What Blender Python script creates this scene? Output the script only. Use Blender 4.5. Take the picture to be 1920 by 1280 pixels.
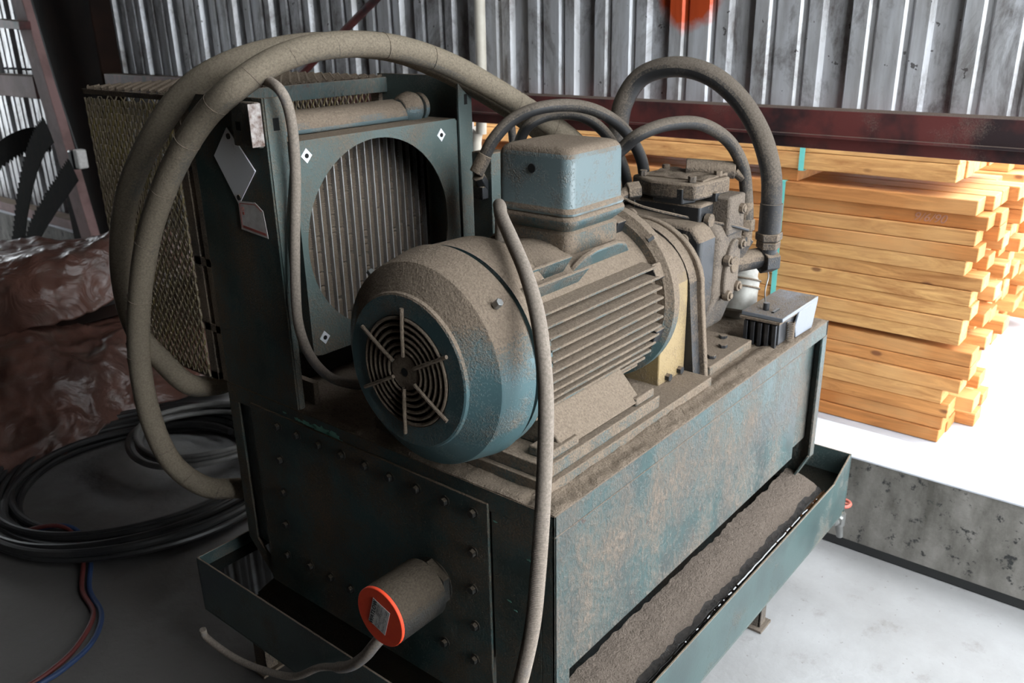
import bpy, bmesh, math, random
from mathutils import Vector, Matrix, noise
random.seed(7)
PI = math.pi
for o in list(bpy.data.objects): bpy.data.objects.remove(o)
C = bpy.context.scene.collection
S = bpy.context.scene

# ------------------------------------------------------------------ camera
cam = bpy.data.objects.new('camera', bpy.data.cameras.new('camera')); C.objects.link(cam)
R = Matrix(((0.63483227, 0.28412074, -0.71851471),
            (-0.77241248, 0.21031515, -0.59928832),
            (-0.01915571, 0.9354373, 0.35297325)))
cam.matrix_world = Matrix.Translation((-1.01638, -0.76119, 1.68)) @ R.to_4x4()
cam.data.sensor_width = 36; cam.data.lens = 36 * 1618.5 / 1920
cam.data.clip_start = .05
cam.data.dof.use_dof = True; cam.data.dof.focus_distance = 1.65; cam.data.dof.aperture_fstop = 7.0
S.camera = cam
# ------------------------------------------------------------------ light
w = bpy.data.worlds.new('sky'); S.world = w; w.use_nodes = True
nt = w.node_tree; nt.nodes.clear()
bg = nt.nodes.new('ShaderNodeBackground'); wo = nt.nodes.new('ShaderNodeOutputWorld')
bg.inputs[0].default_value = (.90, .96, 1.0, 1); bg.inputs[1].default_value = 2.6
nt.links.new(bg.outputs[0], wo.inputs[0])
def portal(name, loc, rot, sx, sy):
    l = bpy.data.lights.new(name, 'AREA'); l.shape = 'RECTANGLE'; l.size = sx; l.size_y = sy; l.cycles.is_portal = True
    o = bpy.data.objects.new(name, l); o.location = loc; o.rotation_euler = rot; C.objects.link(o)
portal('door_portal', (.6, -2.32, 2.6), (-PI/2, 0, 0), 2.6, 5.2)
portal('north_portal', (1.0, 9.0, 1.5), (PI/2, 0, 0), 1.4, 3.0)  # guides sky light through the added north opening
portal('bay_portal', (1.86, -.45, .82), (0, PI/2, 0), 1.0, 4.3)
S.view_settings.view_transform = 'Standard'; S.view_settings.look = 'None'
S.view_settings.gamma = 1; S.view_settings.use_curve_mapping = False
S.view_settings.exposure = 1.95

# ------------------------------------------------------------------ materials
def nodes(name):
    m = bpy.data.materials.new(name); m.use_nodes = True
    n = m.node_tree.nodes; l = m.node_tree.links
    return m, n, l, n['Principled BSDF']
def N(n, t, **k):
    x = n.new(t)
    for a, b in k.items(): setattr(x, a, b)
    return x
def col(c): return (c[0], c[1], c[2], 1)
def math_(n, l, op, a, b=None, clamp=False):
    x = N(n, 'ShaderNodeMath', operation=op, use_clamp=clamp)
    for i, v in enumerate((a, b)):
        if v is None: continue
        if isinstance(v, (int, float)): x.inputs[i].default_value = v
        else: l.new(v, x.inputs[i])
    return x.outputs[0]
def mixc(n, l, f, a, b):
    x = N(n, 'ShaderNodeMix', data_type='RGBA')
    for i, v in ((0, f), (6, a), (7, b)):
        if isinstance(v, (int, float)): x.inputs[i].default_value = v
        elif isinstance(v, tuple): x.inputs[i].default_value = col(v)
        else: l.new(v, x.inputs[i])
    return x.outputs[2]
def noi(n, l, vec, scale, detail=4, rough=.6, dist=0):
    x = N(n, 'ShaderNodeTexNoise'); x.inputs['Scale'].default_value = scale; x.inputs['Detail'].default_value = detail
    x.inputs['Roughness'].default_value = rough; x.inputs['Distortion'].default_value = dist
    if vec is not None: l.new(vec, x.inputs['Vector'])
    return x.outputs['Fac']
def rng(n, l, v, a, b, c=0, d=1):
    x = N(n, 'ShaderNodeMapRange'); l.new(v, x.inputs[0])
    for i, q in enumerate((a, b, c, d)): x.inputs[i+1].default_value = q
    return x.outputs[0]
def pos(n, l, sc=None):
    g = N(n, 'ShaderNodeNewGeometry')
    if sc is None: return g.outputs['Position'], g
    m = N(n, 'ShaderNodeMapping'); m.inputs['Scale'].default_value = sc; l.new(g.outputs['Position'], m.inputs[0])
    return m.outputs[0], g
DUST = (.190, .148, .112)
# dust settles on what faces up: amount set by the surface's tilt and by noise
def dusty(name, base, side=.25, rough=.42, metal=0, up=.35, dust=DUST, base2=None, grit=1.0, blot=7, spec=.5, chips=None, run=None):
    m, n, l, P = nodes(name)
    p, g = pos(n, l)
    sx = N(n, 'ShaderNodeSeparateXYZ'); l.new(g.outputs['True Normal'], sx.inputs[0])
    pf = pos(n, l, (1, 1, run))[0] if run else p
    nf = noi(n, l, pf, 150 if run else 230, 3, .7); nb = noi(n, l, pos(n, l, (1, 1, .6))[0] if run else p, blot, 5, .6)
    t = rng(n, l, sx.outputs[2], up - .3, up + .35)
    t = math_(n, l, 'ADD', math_(n, l, 'MULTIPLY', t, 1.25), side)
    t = math_(n, l, 'ADD', t, rng(n, l, nb, .3, .7, -.42, .42))
    t = math_(n, l, 'ADD', t, rng(n, l, nf, .3, .7, -.22, .22))
    f = rng(n, l, t, .25, .85)
    b = base
    if base2: b = mixc(n, l, rng(n, l, noi(n, l, p, 5.3, 4), .42, .6), base, base2)
    if chips:
        ch = math_(n, l, 'GREATER_THAN', noi(n, l, p, 26, 5, .7), .655)
        b = mixc(n, l, ch, b if not isinstance(b, tuple) else b, chips)
    dc = mixc(n, l, rng(n, l, nf, .3, .7), tuple(x * .72 for x in dust), tuple(min(1, x * 1.22) for x in dust))
    l.new(mixc(n, l, f, b, dc), P.inputs['Base Color'])
    l.new(rng(n, l, f, 0, 1, rough, .95), P.inputs['Roughness'])
    P.inputs['Metallic'].default_value = 0
    if metal: l.new(rng(n, l, f, 0, 1, metal, 0), P.inputs['Metallic'])
    l.new(rng(n, l, f, 0, 1, spec, .05), P.inputs['Specular IOR Level'])
    bp = N(n, 'ShaderNodeBump'); bp.inputs['Strength'].default_value = .55 * grit; bp.inputs['Distance'].default_value = .004
    h = math_(n, l, 'MULTIPLY', math_(n, l, 'ADD', nf, math_(n, l, 'MULTIPLY', noi(n, l, p, 60, 4), 1.3)), rng(n, l, f, 0, 1, .08, 1))
    l.new(h, bp.inputs['Height']); l.new(bp.outputs[0], P.inputs['Normal'])
    return m
def plain(name, c, rough=.6, metal=0, c2=None, scale=12, bump=0, spec=.5, emit=None):
    m, n, l, P = nodes(name); p, g = pos(n, l)
    P.inputs['Roughness'].default_value = rough; P.inputs['Metallic'].default_value = metal
    P.inputs['Specular IOR Level'].default_value = spec
    nn = noi(n, l, p, scale, 5)
    l.new(mixc(n, l, rng(n, l, nn, .35, .65), c, c2 or tuple(x * .7 for x in c)), P.inputs['Base Color'])
    if bump:
        bp = N(n, 'ShaderNodeBump'); bp.inputs['Strength'].default_value = bump; bp.inputs['Distance'].default_value = .01
        l.new(noi(n, l, p, scale * 3, 6), bp.inputs['Height']); l.new(bp.outputs[0], P.inputs['Normal'])
    return m
TEAL = (.060, .105, .108)
M = {}
M['tank'] = dusty('tank_paint', (.042, .075, .074), side=.44, base2=(.045, .056, .054), rough=.4, chips=(.06, .04, .036), blot=6, run=.6, dust=(.150, .122, .100))
M['gdust'] = dusty('dust_coated_rod', (.06, .08, .08), side=.9, up=-.2)
M['heater'] = dusty('heater_housing', (.022, .022, .020), side=.12, dust=(.075, .060, .045))
M['tankend'] = dusty('tank_end_paint', (.035, .07, .07), side=.42, base2=(.03, .045, .04), rough=.5, dust=(.15, .115, .085))
M['frame'] = dusty('frame_paint', (.085, .115, .108), side=.36, rough=.38)
M['motor'] = dusty('motor_paint', (.062, .118, .128), side=.15, rough=.34, blot=9, up=.25)
M['fins'] = dusty('motor_fin_paint', (.045, .085, .09), side=.40, rough=.4, up=.1, blot=14)
M['dustpile'] = dusty('settled_sawdust', DUST, side=1.4, grit=1.6)
M['box'] = dusty('terminal_box_paint', (.125, .165, .172), side=.18, rough=.36, up=.42, blot=11)
M['yellow'] = dusty('bell_housing_paint', (.27, .19, .085), side=.38, rough=.6, blot=6)
M['iron'] = dusty('dark_cast_iron', (.013, .014, .016), side=.16, rough=.5, up=.3)
M['iron2'] = dusty('dusty_cast_iron', (.030, .030, .031), side=.42, rough=.6, up=.1)
M['plate'] = dusty('pump_side_iron', (.038, .037, .037), side=.56, rough=.6, up=.15, dust=(.16, .13, .105))
M['blackpl'] = plain('black_plastic', (.012, .013, .015), .35, 0, (.03, .03, .032), 40)
M['greypl'] = dusty('grey_steel_cover', (.15, .165, .19), side=.0, rough=.35, up=.9)
M['hose'] = dusty('dusty_wrapped_hose', (.10, .095, .085), side=.78, rough=.8, up=-.3, dust=(.185, .153, .115), grit=.3)
M['bhose'] = dusty('black_rubber_hose', (.014, .014, .015), side=.14, rough=.55, up=.15, dust=(.13, .108, .088), grit=.35)
M['conduit'] = dusty('grey_conduit', (.16, .155, .16), side=.6, rough=.6, up=.0, dust=(.25, .21, .175), grit=.25, blot=20)
M['mesh'] = dusty('expanded_metal', (.25, .205, .12), side=.45, rough=.6, up=.3, base2=(.30, .235, .085), grit=.2, blot=12, dust=(.27, .22, .16))
M['core'] = dusty('core_aluminium', (.50, .50, .50), side=.12, rough=.4, metal=.5, up=.8, grit=.3, blot=9)
M['corefin'] = dusty('core_fin_dust', (.17, .14, .10), side=.8, rough=.9, grit=.5)
M['hdr'] = dusty('header_tank_steel', (.10, .14, .15), side=.3, rough=.3, metal=.3, up=.2)
M['white'] = dusty('white_plate_paint', (.82, .83, .86), side=-.12, rough=.4, grit=.1, up=.95)
M['red_ink'] = plain('red_ink', (.62, .16, .13), .6)
M['cap'] = plain('red_cap_paint', (.92, .085, .025), .7, 0, (.84, .06, .02), 30)
M['ink'] = plain('black_ink', (.02, .02, .02), .6)
M['greyink'] = plain('grey_print', (.22, .22, .22), .6)
M['paper'] = plain('label_paper', (.78, .75, .72), .6, 0, (.62, .58, .55), 60)
M['pencil'] = plain('carpenter_pencil', (.46, .22, .14), .8)
M['redrust'] = plain('worn_rusty_edge', (.42, .38, .36), .7, 0, (.10, .055, .04), 60)
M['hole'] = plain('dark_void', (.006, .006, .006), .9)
M['brass'] = plain('tarnished_steel', (.30, .30, .29), .4, .7)
M['redpaint'] = plain('red_handwheel_paint', (.42, .075, .05), .5, 0, (.28, .09, .06), 60)
M['beam'] = dusty('red_oxide_beam', (.14, .036, .033), side=.02, rough=.5, up=.75, base2=(.03, .018, .02), dust=(.16, .12, .10), grit=.4)
M['primer'] = dusty('pink_primer', (.30, .175, .165), side=.1, rough=.7, up=.9, base2=(.21, .12, .11), grit=.2)
M['brown'] = plain('dark_brown_steel', (.018, .0095, .007), .9, 0, (.011, .007, .006), 6, spec=.1)
M['blade'] = plain('saw_steel', (.006, .006, .006), .8, 0, (.012, .010, .008), 20, spec=.1)
M['wire'] = plain('black_cable', (.012, .012, .013), .4, 0, (.028, .027, .026), 8)
M['gwire'] = plain('grey_cable', (.20, .195, .185), .5, 0, (.10, .098, .095), 9)
M['redhose'] = plain('red_air_hose', (.09, .012, .01), .65)
M['bluehose'] = plain('blue_air_hose', (.01, .03, .09), .65)
M['strap'] = plain('aqua_strapping', (.16, .62, .56), .4, 0, (.20, .68, .62), 30)
M['pvc'] = plain('pale_pipe_paint', (.62, .58, .50), .5, 0, (.5, .45, .38), 12)
M['filter'] = plain('pale_filter_paint', (.34, .33, .30), .5, 0, (.22, .205, .18), 25)
M['oil'] = plain('used_oil', (.006, .0045, .003), .03, 0, (.008, .006, .004), 3, spec=1.0)
# tray steel with oily inside
M['tray'] = dusty('tray_paint', (.050, .080, .078), side=.12, rough=.32, base2=(.040, .060, .060), up=.7)
M['ledge'] = dusty('oily_sawdust', (.045, .034, .03), side=.62, rough=.35, grit=2.6, blot=8, up=.5, dust=(.14, .112, .092))
def mat_wall():
    m, n, l, P = nodes('corrugated_galvanised'); p, g = pos(n, l)
    ps, _ = pos(n, l, (1, 6, .7)); pm, _ = pos(n, l, (1, 1.6, .8))
    a = rng(n, l, noi(n, l, ps, 3.0, 6, .65), .35, .7)
    b = mixc(n, l, a, (.64, .65, .68), (.36, .35, .345))
    br = rng(n, l, noi(n, l, pm, 3.4, 7, .75, .4), .49, .64)
    b = mixc(n, l, math_(n, l, 'MULTIPLY', br, .75), b, (.085, .062, .048))
    sp = math_(n, l, 'GREATER_THAN', noi(n, l, p, 26, 3, .55), .70)
    b = mixc(n, l, math_(n, l, 'MULTIPLY', sp, .8), b, (.05, .04, .038))
    # sprayed orange disc, a mark on the wall
    d = N(n, 'ShaderNodeVectorMath', operation='DISTANCE'); d.inputs[1].default_value = (1.73, .735, 1.745); l.new(p, d.inputs[0])
    dn = math_(n, l, 'ADD', d.outputs['Value'], rng(n, l, noi(n, l, p, 18, 3), .3, .7, -.012, .012))
    o = rng(n, l, dn, .095, .135, 1, 0)
    b = mixc(n, l, o, b, (.60, .085, .022))
    l.new(b, P.inputs['Base Color']); P.inputs['Roughness'].default_value = .42; P.inputs['Metallic'].default_value = .25
    bp = N(n, 'ShaderNodeBump'); bp.inputs['Strength'].default_value = .3; bp.inputs['Distance'].default_value = .02
    l.new(noi(n, l, pm, 6, 4), bp.inputs['Height']); l.new(bp.outputs[0], P.inputs['Normal'])
    return m
M['wall'] = mat_wall()
def mat_floor():
    m, n, l, P = nodes('workshop_concrete'); p, g = pos(n, l)
    a = rng(n, l, noi(n, l, p, 2.2, 7, .65), .35, .7)
    b = mixc(n, l, a, (.33, .325, .325), (.25, .242, .238))
    b = mixc(n, l, math_(n, l, 'MULTIPLY', rng(n, l, noi(n, l, p, 9, 6, .7), .58, .72), .6), b, (.17, .15, .14))
    # shade left of the machine put into the floor colour, ends with an irregular edge
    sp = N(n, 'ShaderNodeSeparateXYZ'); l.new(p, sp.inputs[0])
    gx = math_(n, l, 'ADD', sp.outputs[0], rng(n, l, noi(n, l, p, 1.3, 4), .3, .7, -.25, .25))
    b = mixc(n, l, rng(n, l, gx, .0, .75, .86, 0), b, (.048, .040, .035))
    spk = math_(n, l, 'GREATER_THAN', noi(n, l, p, 60, 2, .5), .72)
    b = mixc(n, l, math_(n, l, 'MULTIPLY', spk, .5), b, (.12, .10, .09))
    l.new(b, P.inputs['Base Color']); P.inputs['Roughness'].default_value = .85
    bp = N(n, 'ShaderNodeBump'); bp.inputs['Strength'].default_value = .25; bp.inputs['Distance'].default_value = .01
    l.new(noi(n, l, p, 40, 5), bp.inputs['Height']); l.new(bp.outputs[0], P.inputs['Normal'])
    return m
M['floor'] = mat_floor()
def mat_curb():
    m, n, l, P = nodes('stained_curb_concrete'); p, g = pos(n, l)
    pv, _ = pos(n, l, (1, 2.2, .9))
    b = mixc(n, l, rng(n, l, noi(n, l, pv, 4, 6, .65), .35, .65), (.22, .205, .185), (.085, .078, .066))
    b = mixc(n, l, rng(n, l, noi(n, l, p, 19, 5, .72), .575, .64), b, (.025, .025, .024))
    l.new(b, P.inputs['Base Color']); P.inputs['Roughness'].default_value = .8
    bp = N(n, 'ShaderNodeBump'); bp.inputs['Strength'].default_value = .3; bp.inputs['Distance'].default_value = .01
    l.new(noi(n, l, p, 30, 5), bp.inputs['Height']); l.new(bp.outputs[0], P.inputs['Normal'])
    return m
M['curb'] = mat_curb()
M['yard'] = plain('yard_concrete', (.56, .57, .60), .85, 0, (.46, .47, .51), 3)
def mat_pine():
    m, n, l, P = nodes('sawn_pine'); p, g = pos(n, l)
    oi = N(n, 'ShaderNodeObjectInfo')
    tc = N(n, 'ShaderNodeTexCoord'); mp = N(n, 'ShaderNodeMapping'); mp.inputs['Scale'].default_value = (5, .5, 5)
    ad = N(n, 'ShaderNodeVectorMath', operation='ADD'); l.new(tc.outputs['Object'], ad.inputs[0])
    cb = N(n, 'ShaderNodeCombineXYZ'); rr = math_(n, l, 'MULTIPLY', oi.outputs['Random'], 37.0)
    for i in range(3): l.new(rr, cb.inputs[i])
    l.new(cb.outputs[0], ad.inputs[1]); l.new(ad.outputs[0], mp.inputs[0])
    gr = noi(n, l, mp.outputs[0], 7, 8, .7, 1.2)
    c1 = mixc(n, l, oi.outputs['Random'], (.76, .44, .17), (.58, .215, .06))
    b = mixc(n, l, rng(n, l, gr, .35, .68), c1, (.36, .15, .05))
    bl = noi(n, l, ad.outputs[0], 2.3, 3)
    b = mixc(n, l, rng(n, l, bl, .5, .75, 0, .55), b, (.70, .42, .18))
    kn = N(n, 'ShaderNodeTexVoronoi'); kn.inputs['Scale'].default_value = 1.0
    mk = N(n, 'ShaderNodeMapping'); mk.inputs['Scale'].default_value = (9, 4.5, 9); l.new(ad.outputs[0], mk.inputs[0]); l.new(mk.outputs[0], kn.inputs['Vector'])
    b = mixc(n, l, rng(n, l, kn.outputs['Distance'], .06, .11, .8, 0), b, (.14, .05, .025))
    l.new(b, P.inputs['Base Color']); P.inputs['Roughness'].default_value = .75; P.inputs['Specular IOR Level'].default_value = .2
    return m
M['pine'] = mat_pine()
def mat_tarp():
    m, n, l, P = nodes('brown_poly_tarp'); p, g = pos(n, l)
    b = mixc(n, l, rng(n, l, noi(n, l, p, 3, 5), .35, .65), (.13, .058, .042), (.065, .034, .027))
    b = mixc(n, l, rng(n, l, noi(n, l, p, 11, 6, .7), .5, .75, 0, .6), b, (.11, .095, .08))
    l.new(b, P.inputs['Base Color']); P.inputs['Roughness'].default_value = .33; P.inputs['Specular IOR Level'].default_value = .4
    bp = N(n, 'ShaderNodeBump'); bp.inputs['Strength'].default_value = .8; bp.inputs['Distance'].default_value = .03
    l.new(noi(n, l, p, 6, 5, .5, 1.2), bp.inputs['Height']); l.new(bp.outputs[0], P.inputs['Normal'])
    return m
M['tarp'] = mat_tarp()

# ------------------------------------------------------------------ mesh helpers
class MB:
    def __init__(s): s.v = []; s.f = []
    def add(s, vs, fs):
        k = len(s.v); s.v += [tuple(v) for v in vs]; s.f += [tuple(i + k for i in f) for f in fs]; return s
    def box(s, x0, x1, y0, y1, z0, z1):
        vs = [(x, y, z) for x in (x0, x1) for y in (y0, y1) for z in (z0, z1)]
        return s.add(vs, [(0, 1, 3, 2), (4, 6, 7, 5), (0, 4, 5, 1), (2, 3, 7, 6), (0, 2, 6, 4), (1, 5, 7, 3)])
    def bar(s, a, b, w, h, up=(0, 0, 1)):
        a = Vector(a); b = Vector(b); d = (b - a).normalized(); u = Vector(up)
        sd = d.cross(u)
        if sd.length < 1e-4: sd = d.cross(Vector((1, 0, 0)))
        sd.normalize(); u = sd.cross(d).normalized()
        vs = [p + sd * i * w / 2 + u * j * h / 2 for p in (a, b) for i in (-1, 1) for j in (-1, 1)]
        return s.add(vs, [(0, 1, 3, 2), (4, 6, 7, 5), (0, 4, 5, 1), (2, 3, 7, 6), (0, 2, 6, 4), (1, 5, 7, 3)])
    def prism(s, pts, ax, a0, a1):
        n = len(pts)
        def P(p, a):
            return {0: (a, p[0], p[1]), 1: (p[0], a, p[1]), 2: (p[0], p[1], a)}[ax]
        return s.add([P(p, a0) for p in pts] + [P(p, a1) for p in pts],
                     [tuple(range(n))[::-1], tuple(range(n, 2*n))] + [(i, (i+1) % n, n + (i+1) % n, n + i) for i in range(n)])
    def cyl(s, a, b, r0, r1=None, n=24, cap=True):
        r1 = r0 if r1 is None else r1
        return s.lathe(a, Vector(b) - Vector(a), [(0, r0), (1, r1)], n, cap, True)
    def lathe(s, o, d, prof, n=48, cap=True, unit=False, a0=0, a1=2*PI):
        o = Vector(o); d = Vector(d)
        L = d.length if unit else 1
        d = d.normalized()
        u = Vector((0, 0, 1)) if abs(d.z) < .9 else Vector((1, 0, 0))
        e1 = (u - d * u.dot(d)).normalized(); e2 = d.cross(e1)
        full = abs(a1 - a0 - 2*PI) < 1e-6; m = n if full else n + 1
        vs = [o + d * t * L + (e1 * math.cos(a0 + (a1-a0) * i / n) + e2 * math.sin(a0 + (a1-a0) * i / n)) * r for t, r in prof for i in range(m)]
        fs = []
        for k in range(len(prof) - 1):
            for i in range(n):
                j = (i+1) % m; fs.append((k*m+i, k*m+j, (k+1)*m+j, (k+1)*m+i))
        if cap and full:
            fs.append(tuple(range(m))[::-1]); fs.append(tuple(range((len(prof)-1)*m, len(prof)*m)))
        return s.add(vs, fs)
    def tube(s, pts, r, n=14, smooth=6, wob=0, cap=True):
        P = catmull(pts, smooth) if smooth else [Vector(p) for p in pts]
        fr = None; vs = []; m = len(P)
        for i, p in enumerate(P):
            t = (P[min(i+1, m-1)] - P[max(i-1, 0)]).normalized()
            if fr is None:
                fr = t.orthogonal().normalized()
            fr = (fr - t * fr.dot(t)).normalized(); b = t.cross(fr)
            rr = r(i / (m - 1)) if callable(r) else r
            if wob: rr *= 1 + wob * noise.noise(p * 9)
            vs += [p + (fr * math.cos(2*PI*k/n) + b * math.sin(2*PI*k/n)) * rr for k in range(n)]
        fs = [(i*n+k, i*n+(k+1) % n, (i+1)*n+(k+1) % n, (i+1)*n+k) for i in range(m-1) for k in range(n)]
        if cap: fs += [tuple(range(n))[::-1], tuple(range((m-1)*n, m*n))]
        return s.add(vs, fs)
    def torus(s, c, d, R_, r, n=48, k=8, a0=0, a1=2*PI):
        prof = [(math.sin(2*PI*i/k) * r, R_ + math.cos(2*PI*i/k) * r) for i in range(k+1)]
        return s.lathe(c, d, prof, n, False, a0=a0, a1=a1)
    def hexn(s, a, b, r): return s.cyl(a, b, r, n=6)
    def build(s, name, mat, parent=None, bev=0, smooth=35, seg=2, sub=None):
        me = bpy.data.meshes.new(name)
        off = Vector(parent_world(parent)) if parent else Vector((0, 0, 0))
        me.from_pydata([tuple(Vector(v) - off) for v in s.v], [], s.f)
        bm = bmesh.new(); bm.from_mesh(me); bmesh.ops.recalc_face_normals(bm, faces=bm.faces); bm.to_mesh(me); bm.free()
        me.materials.append(M[mat] if isinstance(mat, str) else mat)
        o = bpy.data.objects.new(name, me); C.objects.link(o)
        if smooth:
            for p in me.polygons: p.use_smooth = True
            me.set_sharp_from_angle(angle=math.radians(smooth))
        if bev:
            b = o.modifiers.new('bevel', 'BEVEL'); b.width = bev; b.segments = seg; b.limit_method = 'ANGLE'; b.angle_limit = math.radians(40)
        if parent: o.parent = parent
        return o
WORLD = {}
def parent_world(p):
    v = Vector((0, 0, 0))
    while p is not None: v += p.location; p = p.parent
    return v
def catmull(pts, k=6):
    P = [Vector(p) for p in pts]; out = []
    for i in range(len(P) - 1):
        a = P[i-1] if i else P[0]*2 - P[1]; b = P[i]; c = P[i+1]; d = P[i+2] if i+2 < len(P) else P[-1]*2 - P[-2]
        for j in range(k):
            t = j / k
            out.append(.5 * ((2*b) + (c-a)*t + (2*a-5*b+4*c-d)*t*t + (3*b-a-3*c+d)*t*t*t))
    out.append(P[-1]); return out
def thing(name, label, cat, loc=(0, 0, 0), group=None):
    o = bpy.data.objects.new(name, None); C.objects.link(o); o.location = loc; o.empty_display_size = .1
    return tag(o, label, cat, group)
def tag(o, label, cat, group=None, kind=None):
    o['label'] = label; o['category'] = cat
    if group: o['group'] = group
    if kind: o['kind'] = kind
    return o
def origin_to(o, loc):      # a one-mesh thing keeps its origin at its base
    loc = Vector(loc); o.data.transform(Matrix.Translation(-loc)); o.location = loc; return o
def struct(o): o['kind'] = 'structure'; return o
def text_part(name, s, size, mtx, mat, parent, ext=.0004, shear=0):
    cu = bpy.data.curves.new('t', 'FONT'); cu.body = s; cu.size = size; cu.extrude = ext; cu.shear = shear
    cu.align_x = 'CENTER'; cu.align_y = 'CENTER'
    t = bpy.data.objects.new('t', cu); C.objects.link(t)
    dg = bpy.context.evaluated_depsgraph_get(); me = bpy.data.meshes.new_from_object(t.evaluated_get(dg))
    bpy.data.objects.remove(t)
    me.transform(mtx); me.transform(Matrix.Translation(-Vector(parent_world(parent)))); me.materials.clear(); me.materials.append(M[mat])
    o = bpy.data.objects.new(name, me); C.objects.link(o); o.parent = parent; return o
def rot_cols(e1, e2, e3, loc):
    m = Matrix((e1, e2, e3)).transposed().to_4x4(); m.translation = Vector(loc); return m

# ------------------------------------------------------------------ the shed (setting)
XW = 1.75
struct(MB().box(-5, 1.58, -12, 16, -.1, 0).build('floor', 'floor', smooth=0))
struct(MB().box(1.79, 30, -25, 30, .05, .25).build('trim_yard_slab', 'yard', smooth=0))
struct(MB().box(1.58, 1.79, -12, 9, 0, .322).build('trim_curb', 'curb', smooth=0))
struct(MB().box(1.576, 1.79, -12, 9, .322, .33).build('trim_curb_lit_top', 'yard', bev=.003, smooth=0))  # paler slab puts the daylight on the curb top into its colour
struct(MB().prism([(1.565, 0), (1.58, 0), (1.58, .022), (1.56, .006)], 1, -6, 9).build('trim_curb_shadow', 'hole', smooth=0))  # black strip stands in for the shadow along the curb base
def corr(y0, y1, z0, z1, x, name):
    b = MB(); pts = []
    k0 = int((y0 - .235) / .3048) - 2; k1 = int((y1 - .235) / .3048) + 2
    prof = [(-.045, 0), (-.035, .022), (.035, .022), (.045, 0), (.085, 0), (.093, .007), (.107, .007), (.115, 0), (.185, 0), (.193, .007), (.207, .007), (.215, 0)]
    for k in range(k0, k1):
        yc = .235 + .3048 * k
        for dy, dx in prof:
            y = yc + dy
            if y0 <= y <= y1: pts.append((y, x + dx))
    vs = [(q, p, z) for z in (z0, z1) for p, q in pts] + [(q + .0015, p, z) for z in (z0, z1) for p, q in pts]
    n = len(pts)
    fs = [(i, i+1, n+i+1, n+i) for i in range(n-1)] + [(2*n+i, 3*n+i, 3*n+i+1, 2*n+i+1) for i in range(n-1)]
    return struct(b.add(vs, fs).build(name, 'wall', smooth=0))
corr(-2.3, 9.0, 1.385, 5.5, XW - .03, 'wall_east')
corr(1.69, 9.0, .33, 1.40, XW - .03, 'wall_east')
struct(MB().box(-5, 2.2, -2.4, 9.2, 5.5, 5.6).build('ceiling', 'brown', smooth=0))
struct(MB().box(-5.1, -5, -2.4, 9, 0, 5.5).build('wall_west', 'brown', smooth=0))
nb_ = MB().box(-5, .3, 9, 9.1, 0, 5.5); nb_.box(.3, 1.9, 9, 9.1, 3, 5.5)  # opening out of view, added to brighten the left part of the east wall
struct(nb_.build('wall_north', 'brown', smooth=0))
wb = MB().box(-5, -.7, -2.42, -2.32, 0, 5.5); wb.box(-.7, 1.9, -2.42, -2.32, 5.2, 5.5)
struct(wb.build('wall_south', 'brown', smooth=0))
# red oxide channel across the bay opening
bm_ = MB().box(1.56, 1.575, -5, 4.48, 1.333, 1.405); bm_.box(1.575, 1.64, -5, 4.48, 1.395, 1.405); bm_.box(1.548, 1.60, -5, 4.48, 1.327, 1.335); bm_.box(1.585, 1.64, -5, 4.48, 1.289, 1.327)
tag(origin_to(bm_.build('channel_beam', 'beam', bev=.002), (1.6, 2, 1.24)), 'long dark red steel channel beam over the open bay', 'beam')
# girts and dark steel sheet at the left
tag(origin_to(MB().box(1.60, 1.70, 5.55, 9, 1.215, 1.36).build('wall_girt', 'primer', bev=.004), (1.65, 7, 1.22)), 'horizontal pinkish girt across the bright corrugated wall', 'girt')
tag(origin_to(MB().box(1.60, 1.70, 5.2, 9, .33, .40).build('wall_sill', 'primer', bev=.004), (1.65, 7, .33)), 'pinkish steel sill on the concrete kerb behind the tarpaulin', 'sill')
tag(origin_to(MB().box(1.56, 1.69, 4.50, 5.33, 0, 4.3).build('steel_column', 'brown', bev=.01), (1.6, 5, 0)), 'wide dark brown steel column left of the mesh guard', 'column')
t = thing('diagonal_brace', 'leaning pinkish primed steel brace against the left wall', 'brace', (1.45, 4.8, 0))
MB().bar((1.5, 4.845, 0), (1.5, 5.35, 2.32), .155, .06, (1, 0, 0)).build('post', 'primer', t, bev=.004)
MB().bar((1.44, 5.12, 1.68), (1.44, 5.50, 1.70), .07, .05).build('bracket', 'beam', t, bev=.003)
tag(origin_to(MB().cyl((1.6, 2.85, 1.34), (1.6, 1.72, 1.98), .017, n=16).build('brace_rod', 'beam'), (1.6, 2.6, 1.4)), 'thin slanting dark red rod across the corrugated wall', 'rod')
tag(origin_to(MB().tube([(1.66, 1.60, 4.3), (1.66, 1.60, 1.5), (1.66, 1.64, 1.2), (1.66, 1.655, .34)], .022, smooth=3).build('wall_pipe', 'pvc'), (1.66, 1.65, .34)), 'pale vertical pipe on the corrugated wall above the cooler', 'pipe')

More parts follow.
